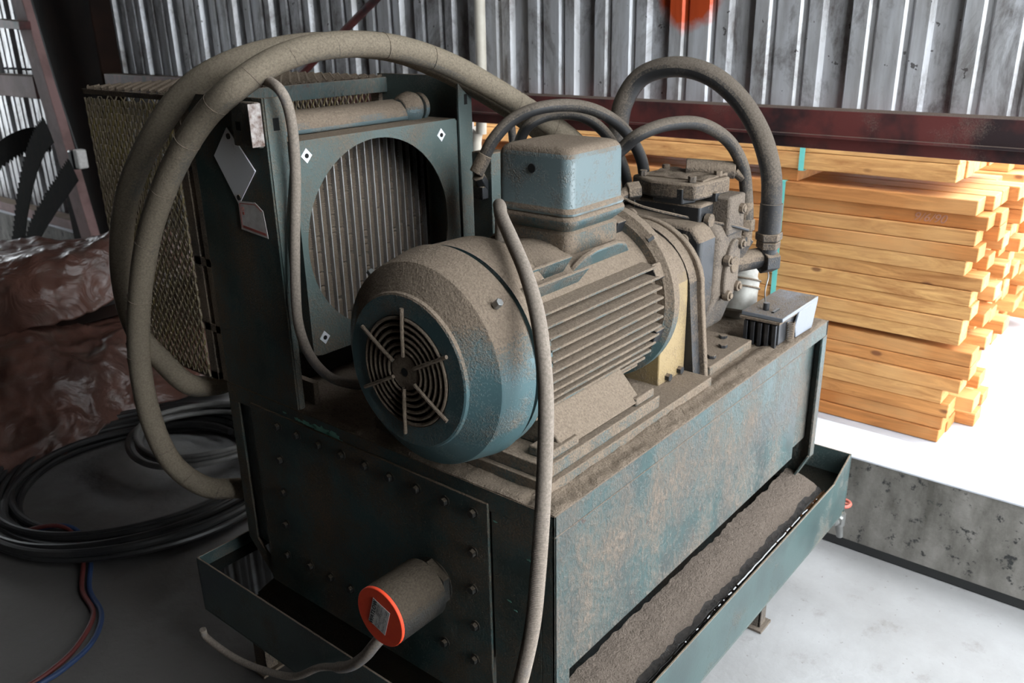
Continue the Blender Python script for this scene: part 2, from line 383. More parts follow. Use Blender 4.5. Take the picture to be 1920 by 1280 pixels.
# ------------------------------------------------------------------ lumber in the yard
def nth(i): return ['bottom', 'second', 'third', 'fourth', 'fifth', 'sixth', 'seventh', 'eighth', 'ninth', 'tenth', 'eleventh', 'twelfth', 'thirteenth', 'fourteenth', 'fifteenth', 'sixteenth', 'seventeenth', 'eighteenth'][i]
def board(x, y0, y1, z, wd, th, label, group, tilt=0):
    L = y1 - y0
    b = MB().box(-wd/2, wd/2, 0, L, 0, th)
    o = b.build('pine_board', 'pine', bev=.0025, seg=1, smooth=0); o.location = (x + wd/2, y0, z); o.rotation_euler[2] = tilt
    return tag(o, label, 'board', group)
rnd = random.Random(3)
ends = [-.173, -.178, -.19, -.165, -.215, -.235, -.232, -.187, -.19, -.208, -.20, -.225, -.17, -.20, -.185, -.21, -.175]
z = .252; XL = 2.0
for i in range(17):
    th = .0475 + rnd.uniform(-.003, .003)
    gap = .020 if i == 7 else .0015
    z += gap if i else 0
    for k in range(5):
        e = (ends[i] if k == 0 else -.2 + rnd.uniform(-.05, .07))
        lab = ('front pine board of the near stack, %s course up from the ground' % nth(i)) if k == 0 else 'rough pine board behind the front row of the near stack'
        board(XL + k*.105 + (rnd.uniform(-.012, .014) if k == 0 else 0), e, 2.35 + rnd.uniform(-.05, .05), z, .098, th, lab, 'pine boards of the near stack' if k == 0 else 'boards inside the near stack')
    z += th
ztop = z
for j, y in enumerate((.42, 1.25, 2.0)):
    tag(origin_to(MB().box(XL + .01, XL + .55, y, y + .09, ztop + .001, ztop + .045).build('timber_spacer', 'pine', bev=.002, seg=1, smooth=0), (XL + .3, y, ztop)),
        ['short timber spacer under the top bundle, nearest its right end', 'short timber spacer under the middle of the top bundle', 'short timber spacer under the far left of the top bundle'][j], 'spacer')
z = ztop + .047
for i in range(4):
    for k in range(5):
        lab = ['lower front pine board of the strapped top bundle', 'second front pine board of the strapped top bundle', 'third front pine board of the strapped top bundle', 'topmost front pine board of the strapped top bundle'][i] if k == 0 else 'pine board behind the front row of the top bundle'
        board(XL + k*.102, -.105 + rnd.uniform(-.006, .006) - .0*i, 2.35, z, .099, .058 if i < 1 else .05, lab, 'pine boards of the top bundle' if k == 0 else 'boards inside the top bundle')
    z += .0595 if i < 1 else .0515
zt2 = z
z = .30
for bx in (3.25, 3.75):
    tag(origin_to(MB().box(bx, bx+.09, -.05, 2.2, .252, .296).build('timber_spacer', 'pine', smooth=0), (bx, 0, .25)), 'timber bearer under the second stack' + (', the nearer one' if bx < 3.5 else ', the farther one'), 'spacer')
for i in range(14):
    for k in range(5):
        lab = ('end-on pine board at the front of the second stack, %s course up' % nth(i)) if k == 0 else 'pine board behind the front row of the second stack'
        board(3.2 + k*.13 + (rnd.uniform(-.03, .02) if k == 0 else 0), -.11 + rnd.uniform(-.09, .09), 2.2, z, .12, .05, lab, 'front boards of the second stack' if k == 0 else 'boards inside the second stack')
    z += .0515 + (.02 if i % 5 == 4 else 0)
z = .252
for i in range(9):
    for k in range(3):
        board(4.7 + k*.16, -.45 + rnd.uniform(-.12, .12), 1.9, z, .15, .075, 'weathered pine board in the farthest stack at the right edge', 'boards of the farthest stack')
    z += .078
# straps
def strap(y, z0, z1, label):
    b = MB(); x = XL - .009
    b.box(x - .001, x, y, y + .019, z0, z1); b.box(x, XL + .53, y, y + .019, z1, z1 + .001); b.box(x, XL + .53, y, y + .019, z0 - .001, z0)
    b.box(XL + .53, XL + .531, y, y + .019, z0, z1)
    tag(origin_to(b.build('packing_strap', 'strap', smooth=0), (XL, y, z0)), label, 'strap')
strap(.395, ztop + .044, zt2 + .001, 'aqua plastic strap around the top bundle of boards')
strap(.455, .253, ztop + .0008, 'aqua plastic strap around the near stack of boards')
# pencilled date on the front board
fb = [o for o in C.objects if o.get('label', '').startswith('front pine board of the near stack, sixteenth')][0]
bx_ = fb.location.x - .049
text_part('pencil_mark', '9/6/90', .040, rot_cols((0, -1, 0), (0, 0, 1), (-1, 0, 0), (bx_ - .0008, -.035, fb.location.z + .022)), 'pencil', fb, shear=.3)

# ------------------------------------------------------------------ tank
L_, W_, T = 1.256, .972, .88
t = thing('hydraulic_tank', 'large dust-caked teal steel oil tank standing in the drip tray', 'tank', (.6, .48, .28))
tank = t
pts = [(0, T), (0, .468), (.07, .33), (.12, .285), (W_-.12, .285), (W_-.13, .33), (W_+.002, .452), (W_, T)]
MB().prism(pts, 0, L_-.008, L_).build('end_plate', 'tank', t)
# body set back behind the flanges
bd = MB().prism([(.026, .872), (.026, .522), (.16, .50), (.30, .29), (.67, .29), (.81, .44), (W_-.003, .46), (W_-.003, .872)], 0, .012, L_-.01)
bd.build('body', 'tank', t)
# long side flanges
fl = MB().box(0, L_, 0, .006, .838, T); fl.box(0, .046, 0, .006, .36, .838); fl.box(L_-.030, L_, -.001, .006, .47, .838)
fl.prism([(.0, .36), (.046, .36), (.046, .30), (0, .30)], 1, 0, .006)
fl.box(.046, L_-.10, .004, .023, .833, .840)
fl.add([(x, y, z_) for x in (L_-.036, L_) for y, z_ in ((0, .474), (.006, .474), (.076, .325), (.070, .322))], [(0,1,2,3),(4,5,6,7),(0,1,5,4),(1,2,6,5),(2,3,7,6),(3,0,4,7)])
fl.build('side_flange', 'tank', t, bev=.0015)
MB().box(.046, 1.095, .003, .024, .522, .834).build('side_panel', 'tank', t, bev=.0015)
# short end flanges
fe = MB(); fe.box(0, .006, 0, W_, .836, T); fe.box(0, .006, 0, .03, .30, .838); fe.prism([(W_, .836), (W_-.038, .836), (W_-.038, .46), (.80, .345), (.70, .30), (.74, .285), (.84, .325), (W_, .452)], 0, 0, .006)
fe.box(0, .006, .03, .145, .30, .84)
fe.build('end_flange', 'tankend', t, bev=.0015)
MB().box(-.004, .010, .150, .880, .30, .852).build('cleanout_cover', 'tankend', t, bev=.002)
cover = [o for o in t.children if o.name.startswith('cleanout')][0]
bl = [(.775,.823),(.706,.822),(.630,.822),(.556,.822),(.482,.821),(.408,.82),(.332,.82),(.256,.821),(.184,.822),(.781,.736),(.783,.649),(.79,.56),(.801,.471),(.712,.478),(.638,.479),(.569,.478),(.188,.735),(.192,.65),(.19,.565),(.277,.481),(.195,.481)]
for y, z_ in bl:
    b = MB().cyl((-.004, y, z_), (-.006, y, z_), .0115, n=20); b.hexn((-.006, y, z_), (-.015, y, z_), .0085)
    b.build('bolt', 'heater', cover, bev=.001)
ch = MB()
def blotch(mb, x, y, z0, sx, seed, nx=-1):
    rr = random.Random(seed); n = 26; vs = []
    for i in range(n):
        a = 2*PI*i/n; r = 1 + rr.uniform(-.38, .38)
        vs.append((x, y + math.cos(a)*sx*r*1.0, z0 + math.sin(a)*sx*r*.32))
    vs2 = [(x - .0006, v[1], v[2]) for v in vs]
    mb.add(vs2 + vs, [tuple(range(n))] + [(i, (i+1) % n, n+(i+1) % n, n+i) for i in range(n)])
M['mint'] = plain('bare_mint_undercoat', (.17, .42, .33), .5)
for y, z_, r_, sd in ((.705, .859, .010, 1), (.675, .858, .016, 2), (.65, .858, .012, 6), (.625, .857, .030, 3), (.585, .855, .028, 4), (.562, .849, .013, 9), (.75, .862, .006, 5), (.135, .82, .005, 7), (.055, .77, .006, 8), (.105, .66, .005, 11), (.09, .645, .004, 12), (.33, .85, .006, 13)):
    ch = MB(); blotch(ch, -.0004 if z_ > .84 else -.0046 if y > .15 else -.0006, y, z_, r_, sd); ch.build('paint_chip', 'mint', t, smooth=0)
# dust covered deck, a heightfield
def field(name, x0, x1, y0, y1, z0, nx, ny, f, mat, parent):
    vs = []; fs = []
    for i in range(nx+1):
        for j in range(ny+1):
            x = x0 + (x1-x0)*i/nx; y = y0 + (y1-y0)*j/ny
            vs.append((x, y, z0 + f(x, y)))
    for i in range(nx):
        for j in range(ny):
            a = i*(ny+1)+j; fs.append((a, a+1, a+ny+2, a+ny+1))
    # skirt
    ring = [i*(ny+1) for i in range(nx+1)] + [nx*(ny+1)+j for j in range(1, ny+1)] + [i*(ny+1)+ny for i in range(nx-1, -1, -1)] + [j for j in range(ny-1, 0, -1)]
    k = len(vs); vs += [(vs[r][0], vs[r][1], z0 - .004) for r in ring]; n = len(ring)
    fs += [(ring[i], ring[(i+1) % n], k + (i+1) % n, k + i) for i in range(n)]
    return MB().add(vs, fs).build(name, mat, parent, smooth=60)
def deckf(x, y):
    h = .0035 + .004 * noise.noise(Vector((x*14, y*14, 0))) + .0025 * noise.noise(Vector((x*50, y*50, 3)))
    e = min(x, L_-x, y, W_-y)
    h += .004 * max(0, 1 - abs(y - .045) / .02) * (1 if x < 1.0 else 0)
    h -= .002 if .055 < y < .075 else 0
    return max(.0006, h * min(1, .3 + e / .015))
MB().box(.004, L_-.006, .004, W_-.004, .868, .8795).build('deck', 'tank', t)
field('sawdust', .001, L_-.002, .001, W_-.001, .8797, 240, 180, deckf, 'dustpile', t)

# ------------------------------------------------------------------ drip tray
t = thing('drip_tray', 'wide teal steel drip tray on legs holding dark oil', 'tray', (.6, .5, 0))
ZB = .245; ZR = .40; th = .005
x0, x1, xe, y0, y1 = -.10, 1.255, 1.375, -.074, 1.07
tr = MB()
tr.box(x0, xe, y0, y1, ZB - th, ZB)
tr.box(x0, x0 + th, y0, y1, ZB, ZR)
tr.prism([(x0, ZB), (xe-.02, ZB), (x1, .395), (x0, .395)], 1, y0, y0 + th)
tr.prism([(x1, .395), (xe-.02, ZB), (xe, ZB+.01), (xe, .442)], 1, y0 + .001, y0 + .006)
tr.box(xe - th, xe, y0, y1, ZB, .442)
tr.box(x0, xe, y1 - th, y1, ZB, ZR)
tr.build('tray_wall', 'tray', t, bev=.0012)
def ledge(x, y):
    k = (y + .036) / .10
    prof = .375 + .038 * min(1, max(0, k) ** .6) if y > -.036 else .33
    return prof + .006 * noise.noise(Vector((x*22, y*22, 1))) + .003 * noise.noise(Vector((x*70, y*70, 1)))
vs = []; nx = 300; prof = [(-.046, .31), (-.044, .355), (-.040, .366), (-.033, .374), (-.020, .383), (-.005, .391), (.015, .398), (.04, .404), (.065, .408), (.068, .29)]
b = MB()
for i in range(nx+1):
    x = .03 + (1.24-.03)*i/nx
    for (y, z_) in prof:
        q = Vector((x*16, y*16, z_*10)); a = .004*noise.noise(q) + .003*noise.noise(q*3.3)
        vs.append((x, y + a, z_ + a))
n = len(prof)
b.add(vs, [(i*n+j, i*n+j+1, (i+1)*n+j+1, (i+1)*n+j) for i in range(nx) for j in range(n-1)] + [tuple(range(n)), tuple(range(nx*n, nx*n+n))])
b.build('caked_ledge', 'ledge', t, smooth=50)
M['sludge'] = plain('wet_black_sludge', (.012, .010, .009), .22, 0, (.03, .024, .02), 60, bump=.9)
b2 = MB(); sv = []
for i in range(nx+1):
    k = vs[i*n:(i+1)*n]; q = Vector((i*.05, 2, 1)); e = .5 + .5*noise.noise(q) + .3*noise.noise(q*3)
    pt = [Vector(k[j]) for j in range(1, 5)]
    top = pt[2].lerp(pt[3], max(0, min(1, e)))
    sv += [tuple(p_ + Vector((0, -.0022, .0016))) for p_ in (pt[0], pt[1], pt[2])] + [tuple(top + Vector((0, -.0004, -.001)))]
b2.add(sv, [(i*4+j, i*4+j+1, (i+1)*4+j+1, (i+1)*4+j) for i in range(nx) for j in range(3)])
b2.build('wet_sludge', 'sludge', t, smooth=50)
ol = MB().box(x0 + th, xe - th, y0 + .007, y1 - th, ZB + .001, .366)
bd_ = MB(); PP = []
for i in range(240):
    x = .05 + i*.005; PP.append((x, -.0475 + .0022*noise.noise(Vector((x*30, 0, 7))), .3665 + .0012*noise.noise(Vector((x*55, 3, 7)))))
bd_.tube(PP, .0034, 8, 0, .5).build('wet_edge', 'oil', t)
oil = ol.build('oil', 'oil', t, smooth=0); oil['kind'] = 'stuff'
for i, (lx, ly) in enumerate(((1.02, .01), (.02, .99), (1.02, .95), (-.02, .10))):
    lg = MB().box(lx - .02, lx + .02, ly, ly + .006, .008, ZB - th); lg.box(lx - .02, lx - .014, ly, ly + .045, .008, ZB - th)
    lg.box(lx - .035, lx + .035, ly - .012, ly + .06, 0, .008)
    lg.build('leg', 'iron2' if i else 'plate', t, bev=.001)
v = MB(); vx, vy, vz = 1.362, -.055, .205
v.tube([(vx-.02, vy, .26), (vx-.01, vy, vz+.01), (vx, vy, vz), (vx+.035, vy, vz-.004), (vx+.05, vy, vz-.01)], .011, smooth=4)
v.cyl((vx+.045, vy, vz+.012), (vx+.045, vy, vz-.03), .016, n=16); v.hexn((vx+.012, vy, vz), (vx+.026, vy, vz), .018)
v.cyl((vx+.045, vy, vz-.03), (vx+.052, vy-.004, vz-.075), .012, .010, n=12)
v.cyl((vx+.045, vy, vz+.01), (vx+.045, vy, vz+.045), .006, n=10)
val = v.build('drain_valve', 'brass', t); val['label'] = 'tarnished steel drain valve'
h = MB().torus((vx+.045, vy, vz+.047), (0, 0, 1), .024, .0055, 28, 8)
for a in range(5): h.bar((vx+.045, vy, vz+.047), (vx+.045+.023*math.cos(a*2*PI/5), vy+.023*math.sin(a*2*PI/5), vz+.047), .006, .004)
h.cyl((vx+.045, vy, vz+.043), (vx+.045, vy, vz+.051), .008, n=12)
hw = h.build('handwheel', 'redpaint', val); hw['label'] = 'small red round handwheel'

# ------------------------------------------------------------------ immersion heater
t = thing('immersion_heater', 'cylindrical tank heater with a round red end cap', 'heater', (-.08, .30, .56))
hy, hz, hr = .300, .622, .062
MB().lathe((-.145, hy, hz), (1, 0, 0), [(0, hr-.002), (.004, hr), (.112, hr), (.118, hr*.72), (.138, hr*.7), (.140, hr*.8), (.152, hr*.8)], 40).build('housing', 'heater', t, bev=.001)
MB().hexn((-.022, hy, hz), (-.006, hy, hz), .052).build('neck_nut', 'heater', t, bev=.001)
cp = MB().lathe((-.1515, hy, hz), (1, 0, 0), [(0, hr-.0015), (.0012, hr-.0004), (.0064, hr-.0004)], 40).build('end_cap', 'cap', t); cp['label'] = 'bright red painted end cap'
cx = -.152
# adhesive label, turned on the cap
import math as _m
ang = _m.radians(72)
ey = Vector((0, -1, 0)); ez = Vector((0, 0, 1))      # seen from -X: right is -Y
e1 = (ey * _m.cos(ang) + ez * _m.sin(ang)); e2 = (-ey * _m.sin(ang) + ez * _m.cos(ang)); e3 = Vector((-1, 0, 0))
lb = MB(); hw_, hh_ = .0315, .0235
lb.add([Vector((cx - d, hy, hz + .002)) + e1*a*hw_ + e2*b_*hh_ for d in (0, .0006) for a, b_ in ((-1,-1),(1,-1),(1,1),(-1,1))], [(0,1,2,3),(4,5,6,7),(0,1,5,4),(1,2,6,5),(2,3,7,6),(3,0,4,7)])
lo = lb.build('label', 'paper', cp, smooth=0)
text_part('label_text', 'WATLOW', .0138, rot_cols(e1, e2, e3, Vector((cx - .001, hy, hz + .002)) + e2*.0155), 'ink', lo)
ln = MB(); rr = random.Random(5)
for i in range(8):
    c0 = Vector((cx - .0009, hy, hz + .002)) + e2*(.0065 - i*.0034)
    a = -.028
    while a < .026:
        wd = rr.uniform(.003, .010)
        if rr.random() < .72: ln.bar(c0 + e1*a, c0 + e1*min(a + wd, .029), .0011, .0003, (1, 0, 0))
        a += wd + .0018
ln.build('label_print', 'greyink', lo, smooth=0)
tag(origin_to(MB().tube([(-.155,.99,.25),(-.15,.985,.222),(-.145,.883,.215),(-.14,.769,.235),(-.135,.643,.28),(-.13,.543,.357),(-.13,.448,.410),(-.135,.381,.474),(-.130,.344,.525),(-.100,.320,.565)], lambda u: .012 if u > .62 else .0085).build('heater_cable', 'conduit'), (-.14, .9, .22)), 'flexible conduit running under the red-capped heater over the tray rim', 'cable')

# ------------------------------------------------------------------ motor
t = thing('electric_motor', 'big dust-covered teal finned electric motor with round fan cowl', 'motor', (.25, .271, .88))
my, mz = .271, 1.104
rail = MB().box(.045, .655, .045, .50, .8805, .905); rail.box(.055, .445, .058, .485, .905, .932)
rail.build('base_rail', 'fins', t, bev=.002)
ft = MB()
for x_a, x_b in ((.075, .165), (.365, .435)):
    for s_ in (-1, 1):
        ft.box(x_a, x_b, my + s_*.155, my + s_*.205, .932, .950)
ft.prism([(my-.205, .940), (my-.15, 1.00), (my-.13, 1.04), (my+.13, 1.04), (my+.15, 1.00), (my+.205, .940), (my+.17, .932), (my-.17, .932)], 0, .115, .385)
ft.build('foot', 'fins', t, bev=.003)
# cowl
cw = MB().lathe((-.07, my, mz), (1, 0, 0), [(.004, .100), (0, .103), (0, .138), (.002, .1415), (.008, .143), (.010, .146), (.035, .184), (.038, .1875), (.043, .1895), (.105, .2015), (.110, .2025), (.110, .198), (.05, .188), (.01, .138), (.006, .104), (.004, .100)], 96, cap=False)
cowl = cw.build('fan_cowl', 'motor', t, smooth=24)
MB().cyl((-.05, my, mz), (-.045, my, mz), .15, n=48).build('fan_backing', 'hole', cowl)
fan = MB().cyl((-.060, my, mz), (-.046, my, mz), .034, n=32)
for k in range(9):
    a = 2*PI*k/9; fan.bar((-.050, my+.03*math.cos(a), mz+.03*math.sin(a)), (-.050, my+.12*math.cos(a), mz+.12*math.sin(a)), .004, .02, (1, 0, 0))
fan.build('fan', 'iron2', cowl)
gr = MB()
for r_ in (.040, .051, .063, .075, .087, .098): gr.torus((-.0705, my, mz), (1, 0, 0), r_, .0033, 64, 8)
gr.lathe((-.072, my, mz), (1, 0, 0), [(0, .0075), (0, .033), (.004, .035), (.008, .035)], 32, cap=False)
gr.build('grille', 'gdust', cowl)
for k in range(6):
    a = PI/6 + k*PI/3 + .05
    MB().tube([(-.0745, my+.030*math.cos(a), mz+.030*math.sin(a)), (-.0755, my+.07*math.cos(a), mz+.07*math.sin(a)), (-.0745, my+.119*math.cos(a), mz+.119*math.sin(a))], .0036, 8, 3).build('grille_rib', 'gdust', cowl)
MB().cyl((-.0725, my, mz), (-.0720, my, mz), .0078, n=20).build('hub_hole', 'hole', cowl)
for a in (2.42, .72):
    ca, sa = math.cos(a), math.sin(a)
    MB().hexn((.003, my+.197*ca, mz+.197*sa), (.003, my+.211*ca, mz+.211*sa), .0075).build('cowl_bolt', 'brass', cowl, bev=.001)
# shroud sleeve over the end bell
sl = MB().lathe((.056, my, mz), (1, 0, 0), [(0, .190), (0, .1985), (.020, .1985), (.020, .190), (0, .190)], 72, cap=False)
sl.lathe((.074, my, mz), (1, 0, 0), [(0, .193), (0, .1985), (.075, .196), (.075, .191), (0, .193)], 36, cap=False, a0=-.78, a1=.78)
sl.cyl((.04, my, mz), (.12, my, mz), .178, n=48)
sl.build('end_shroud', 'motor', t, smooth=30)
# barrel
MB().lathe((.10, my, mz), (1, 0, 0), [(0, .150), (0, .160), (.02, .163), (.40, .163), (.43, .166), (.43, .15)], 72).build('barrel', 'fins', t)
fn = MB()
for s_ in (-1, 1):
    for k in range(12):
        dz = .088 - k*.0205
        R1 = .190
        ye = math.sqrt(R1*R1 - dz*dz); yi = math.sqrt(max(.001, .155**2 - dz*dz))
        z0_ = mz + dz
        xe_ = .488
        fn.prism([(my + s_*yi, z0_ - .006), (my + s_*ye, z0_ - .0028), (my + s_*ye, z0_ + .0028), (my + s_*yi, z0_ + .006)], 0, .105, xe_)
fn.build('cooling_fins', 'fins', t, bev=.0012, seg=1)
# upper ribs beside the terminal box
for (dy, z_a, x_a, x_b) in ((-.135, 1.222, .10, .27), (-.112, 1.243, .10, .25), (.115, 1.24, .10, .26)):
    MB().bar((x_a, my + dy, z_a), (x_b, my + dy, z_a), .006, .045, (0, dy*1.2, .2)).build('top_rib', 'fins', t, bev=.0012)
for sgn in (-1, 1):
    lug = MB(); cy, cz = my + sgn*.105, 1.232
    a = Vector((0, sgn*.50, .86)).normalized()
    pts = [(.27, 0), (.295, .030), (.33, .040), (.40, .040), (.44, .028), (.475, 0)]
    vs = []
    for off in (-.0065, .0065):
        side = Vector((0, a.z, -a.y)) * off
        for x, hgt in pts: vs.append(Vector((x, cy, cz - .008)) + a*hgt + side)
    n = len(pts); lug.add(vs, [tuple(range(n)), tuple(range(n, 2*n))] + [(i, (i+1) % n, n+(i+1) % n, n+i) for i in range(n)])
    lug.build('lifting_lug', 'fins', t, bev=.004)
# drive end flange ring
MB().lathe((.505, my, mz), (1, 0, 0), [(0, .150), (0, .182), (.003, .186), (.010, .199), (.032, .199), (.034, .196), (.034, .15)], 96).build('flange_ring', 'fins', t, bev=.001)
for a in range(0, 360, 45):
    ca, sa = math.cos(math.radians(a+20)), math.sin(math.radians(a+20))
    MB().bar((.478, my+.172*ca, mz+.172*sa), (.512, my+.172*ca, mz+.172*sa), .034, .03, (0, ca, sa)).build('clamp_block', 'iron', t, bev=.002)
MB().hexn((.495, my-.193*.72, mz+.193*.72), (.505, my-.203*.72, mz+.203*.72), .007).build('ring_bolt', 'iron', t)
# terminal box
nk = MB()
def rrect(x0, x1, y0, y1, z, r=.02, n=6):
    out = []
    for cx_, cy_, a0 in ((x1-r, y1-r, 0), (x0+r, y1-r, PI/2), (x0+r, y0+r, PI), (x1-r, y0+r, 1.5*PI)):
        for i in range(n+1):
            a = a0 + PI/2*i/n; out.append((cx_ + r*math.cos(a), cy_ + r*math.sin(a), z))
    return out
def loft(rings, caps=True):
    b = MB(); n = len(rings[0]); vs = [v for r in rings for v in r]
    fs = [(k*n+i, k*n+(i+1) % n, (k+1)*n+(i+1) % n, (k+1)*n+i) for k in range(len(rings)-1) for i in range(n)]
    if caps: fs += [tuple(range(n))[::-1], tuple(range((len(rings)-1)*n, len(rings)*n))]
    return b.add(vs, fs)
bx0, bx1, by0, by1 = .290, .482, .180, .362
def R_(g, z, r=.022): return rrect(bx0-g, bx1+g, by0-g, by1+g, z, r)
loft([R_(-.006, 1.245, .02), R_(-.006, 1.283, .02), R_(-.012, 1.288, .02), R_(-.004, 1.296, .02), R_(.004, 1.304, .02), R_(.006, 1.312, .022), R_(.004, 1.318), R_(-.002, 1.321)]).build('terminal_box_neck', 'fins', t, smooth=50)
tb = loft([R_(.003, 1.321), R_(.005, 1.326), R_(.003, 1.331), R_(0, 1.335), R_(-.001, 1.428), R_(-.003, 1.436), R_(-.008, 1.443), R_(-.016, 1.447), R_(-.03, 1.4485)]).build('terminal_box', 'box', t, smooth=50)
hl = MB().cyl((.2885, .270, 1.406), (.2905, .270, 1.406), .0088, n=24); hl.build('knockout_hole', 'hole', tb)


# ------------------------------------------------------------------ bell housing
t = thing('bell_housing', 'dusty yellowish bell housing bolted between motor and pump', 'housing', (.62, .271, .88))
def arch(w, zt, r, z0=.8805, flare=0, n=20):
    pts = [(my - w - flare, z0), (my - w, mz - .02)]
    for i in range(1, n):
        a = PI - PI*i/n; pts.append((my + w*math.cos(a), zt - r + r*math.sin(a)))
    pts += [(my + w, mz - .02), (my + w + flare, z0)]
    return pts
MB().prism(arch(.155, 1.232, .13), 0, .538, .655).build('housing_body', 'yellow', t, bev=.003, smooth=40)
ap = arch(.172, 1.243, .15, flare=.022)
MB().prism(ap, 0, .688, .704).build('mounting_plate', 'iron2', t, bev=.003, smooth=40)
MB().prism([(y*.93 + my*.07, z*.985 + .013) for y, z in ap], 0, .655, .688).build('spigot', 'iron', t, smooth=40)
for x in (.575, .628): MB().hexn((x, my-.155, .915), (x, my-.165, .915), .009).build('bolt', 'iron', t)
MB().box(.706, .93, .075, .45, .8805, .905).build('foot_plate', 'fins', t, bev=.003)
for x, y in ((.76, .10), (.84, .11), (.90, .14)): MB().hexn((x, y, .905), (x, y, .914), .011).build('bolt', 'iron', t, bev=.001)

# ------------------------------------------------------------------ pump
t = thing('hydraulic_pump', 'grimy black piston pump with bolted covers behind the motor', 'pump', (.86, .27, .905))
MB().prism([(.14, .99), (.128, 1.04), (.126, 1.19), (.15, 1.222), (.36, 1.24), (.42, 1.20), (.42, 1.0), (.36, .94), (.20, .935)], 0, .722, .80).build('front_cover', 'iron', t, bev=.010, seg=3)
MB().prism([(.14, 1.0), (.124, 1.04), (.122, 1.185), (.14, 1.215), (.40, 1.23), (.43, 1.19), (.43, 1.0), (.36, .95), (.20, .92), (.16, .94)], 0, .80, .935).build('pump_body', 'plate', t, bev=.014, seg=3)
MB().cyl((.70, my, 1.08), (.73, my, 1.08), .09, n=32).build('pump_nose', 'iron', t)
MB().box(.84, .925, .118, .33, 1.18, 1.275).build('control_block', 'plate', t, bev=.006)
MB().box(.775, .845, .16, .34, 1.20, 1.262).build('control_block', 'iron', t, bev=.006)
MB().prism([(.765, .17), (.90, .15), (.95, .20), (.95, .34), (.80, .36), (.755, .28)], 2, 1.272, 1.312).build('top_cover', 'iron2', t, bev=.006)
field('sawdust', .80, .925, .17, .33, 1.3125, 30, 30, lambda x, y: .003+.006*noise.noise(Vector((x*30, y*30, 0))), 'dustpile', t)
for x, y in ((.785, .19), (.885, .175), (.93, .23), (.80, .33), (.90, .325)):
    MB().hexn((x, y, 1.312), (x, y, 1.326), .010).build('cover_bolt', 'iron2', t, bev=.001)
MB().cyl((.80, .142, 1.225), (.80, .156, 1.225), .016, n=16).build('test_port', 'iron2', t, bev=.001)
MB().prism([(.76, .20), (.80, .185), (.81, .26), (.765, .28)], 2, 1.262, 1.300).build('valve_block', 'iron', t, bev=.003)
MB().box(.832, .850, .15, .30, 1.262, 1.285).build('valve_block', 'iron', t, bev=.003)
MB().cyl((.90, .27, 1.325), (.955, .165, 1.318), .021, n=24).cyl((.955, .165, 1.318), (.965, .145, 1.300), .016, .014, n=16).build('relief_valve', 'iron2', t, bev=.002)
for i, (y, z_) in enumerate(((.17, 1.192), (.15, 1.136), (.155, 1.067), (.16, 1.005), (.249, 1.215), (.34, 1.215))):
    b = MB().cyl((.722, y, z_), (.715, y, z_), .014, n=16); b.hexn((.715, y, z_), (.704, y, z_), .011); b.build('cover_bolt', 'iron2', t, bev=.0015)
for x, y, z_ in ((.90, .118, 1.24),):
    b = MB().hexn((x, y, z_), (x, y-.010, z_), .013); b.cyl((x, y-.010, z_), (x, y-.013, z_), .008, n=16); b.build('port_plug', 'iron2', t, bev=.001)
# oval side cover with bosses
ov = MB(); pts = []
for i in range(36):
    a = 2*PI*i/36; pts.append((.868 + .036*math.cos(a) + .012*math.sin(a), 1.095 + .075*math.sin(a)))
ov.prism(pts, 1, .112, .126)
sc = ov.build('side_cover', 'plate', t, bev=.004)
for dx, dz in ((-.022, -.058), (.032, .060), (-.030, .030), (.026, -.045)):
    b = MB().cyl((.868+dx, .120, 1.095+dz), (.868+dx, .104, 1.095+dz), .013, n=16); b.hexn((.868+dx, .104, 1.095+dz), (.868+dx, .099, 1.095+dz), .008); b.build('boss', 'iron2', sc, bev=.0015)
MB().cyl((.872, .113, 1.108), (.872, .108, 1.108), .020, n=24).build('shaft_cap', 'iron2', sc, bev=.002)
# fittings on the left of the top
sv = MB().cyl((.76, .315, 1.285), (.735, .335, 1.283), .022, n=6); sv.cyl((.74, .33, 1.283), (.715, .35, 1.268), .015, n=16); sv.hexn((.725, .342, 1.275), (.712, .352, 1.268), .019)
sv.cyl((.715, .35, 1.27), (.705, .352, 1.245), .011, n=12); sv.build('solenoid', 'iron2', t, bev=.002)
MB().torus((.70, .300, 1.235), (1, .1, 0), .014, .005, 20, 8).bar((.70, .300, 1.22), (.70, .300, 1.17), .03, .008, (1, 0, 0)).build('eye_tab', 'iron2', t, bev=.001)
MB().tube([(.715, .33, 1.27), (.72, .28, 1.255), (.75, .22, 1.24), (.80, .17, 1.222), (.86, .12, 1.205), (.92, .105, 1.185)], .0042, 8).build('pilot_line', 'iron', t)
MB().cyl((.90, .17, 1.09), (1.045, .095, 1.095), .026, n=16).cyl((.95, .17, 1.14), (.965, .13, 1.15), .020, n=12).bar((.935, .15, 1.10), (.97, .13, 1.155), .035, .03).build('outlet_manifold', 'iron', t, bev=.003)
MB().cyl((.90, .32, 1.20), (.95, .50, 1.22), .03, n=16).cyl((.84, .36, 1.19), (.875, .40, 1.19), .022, n=12).cyl((.80, .42, 1.17), (.86, .43, 1.19), .03, n=16).build('inlet_port', 'iron', t, bev=.002)

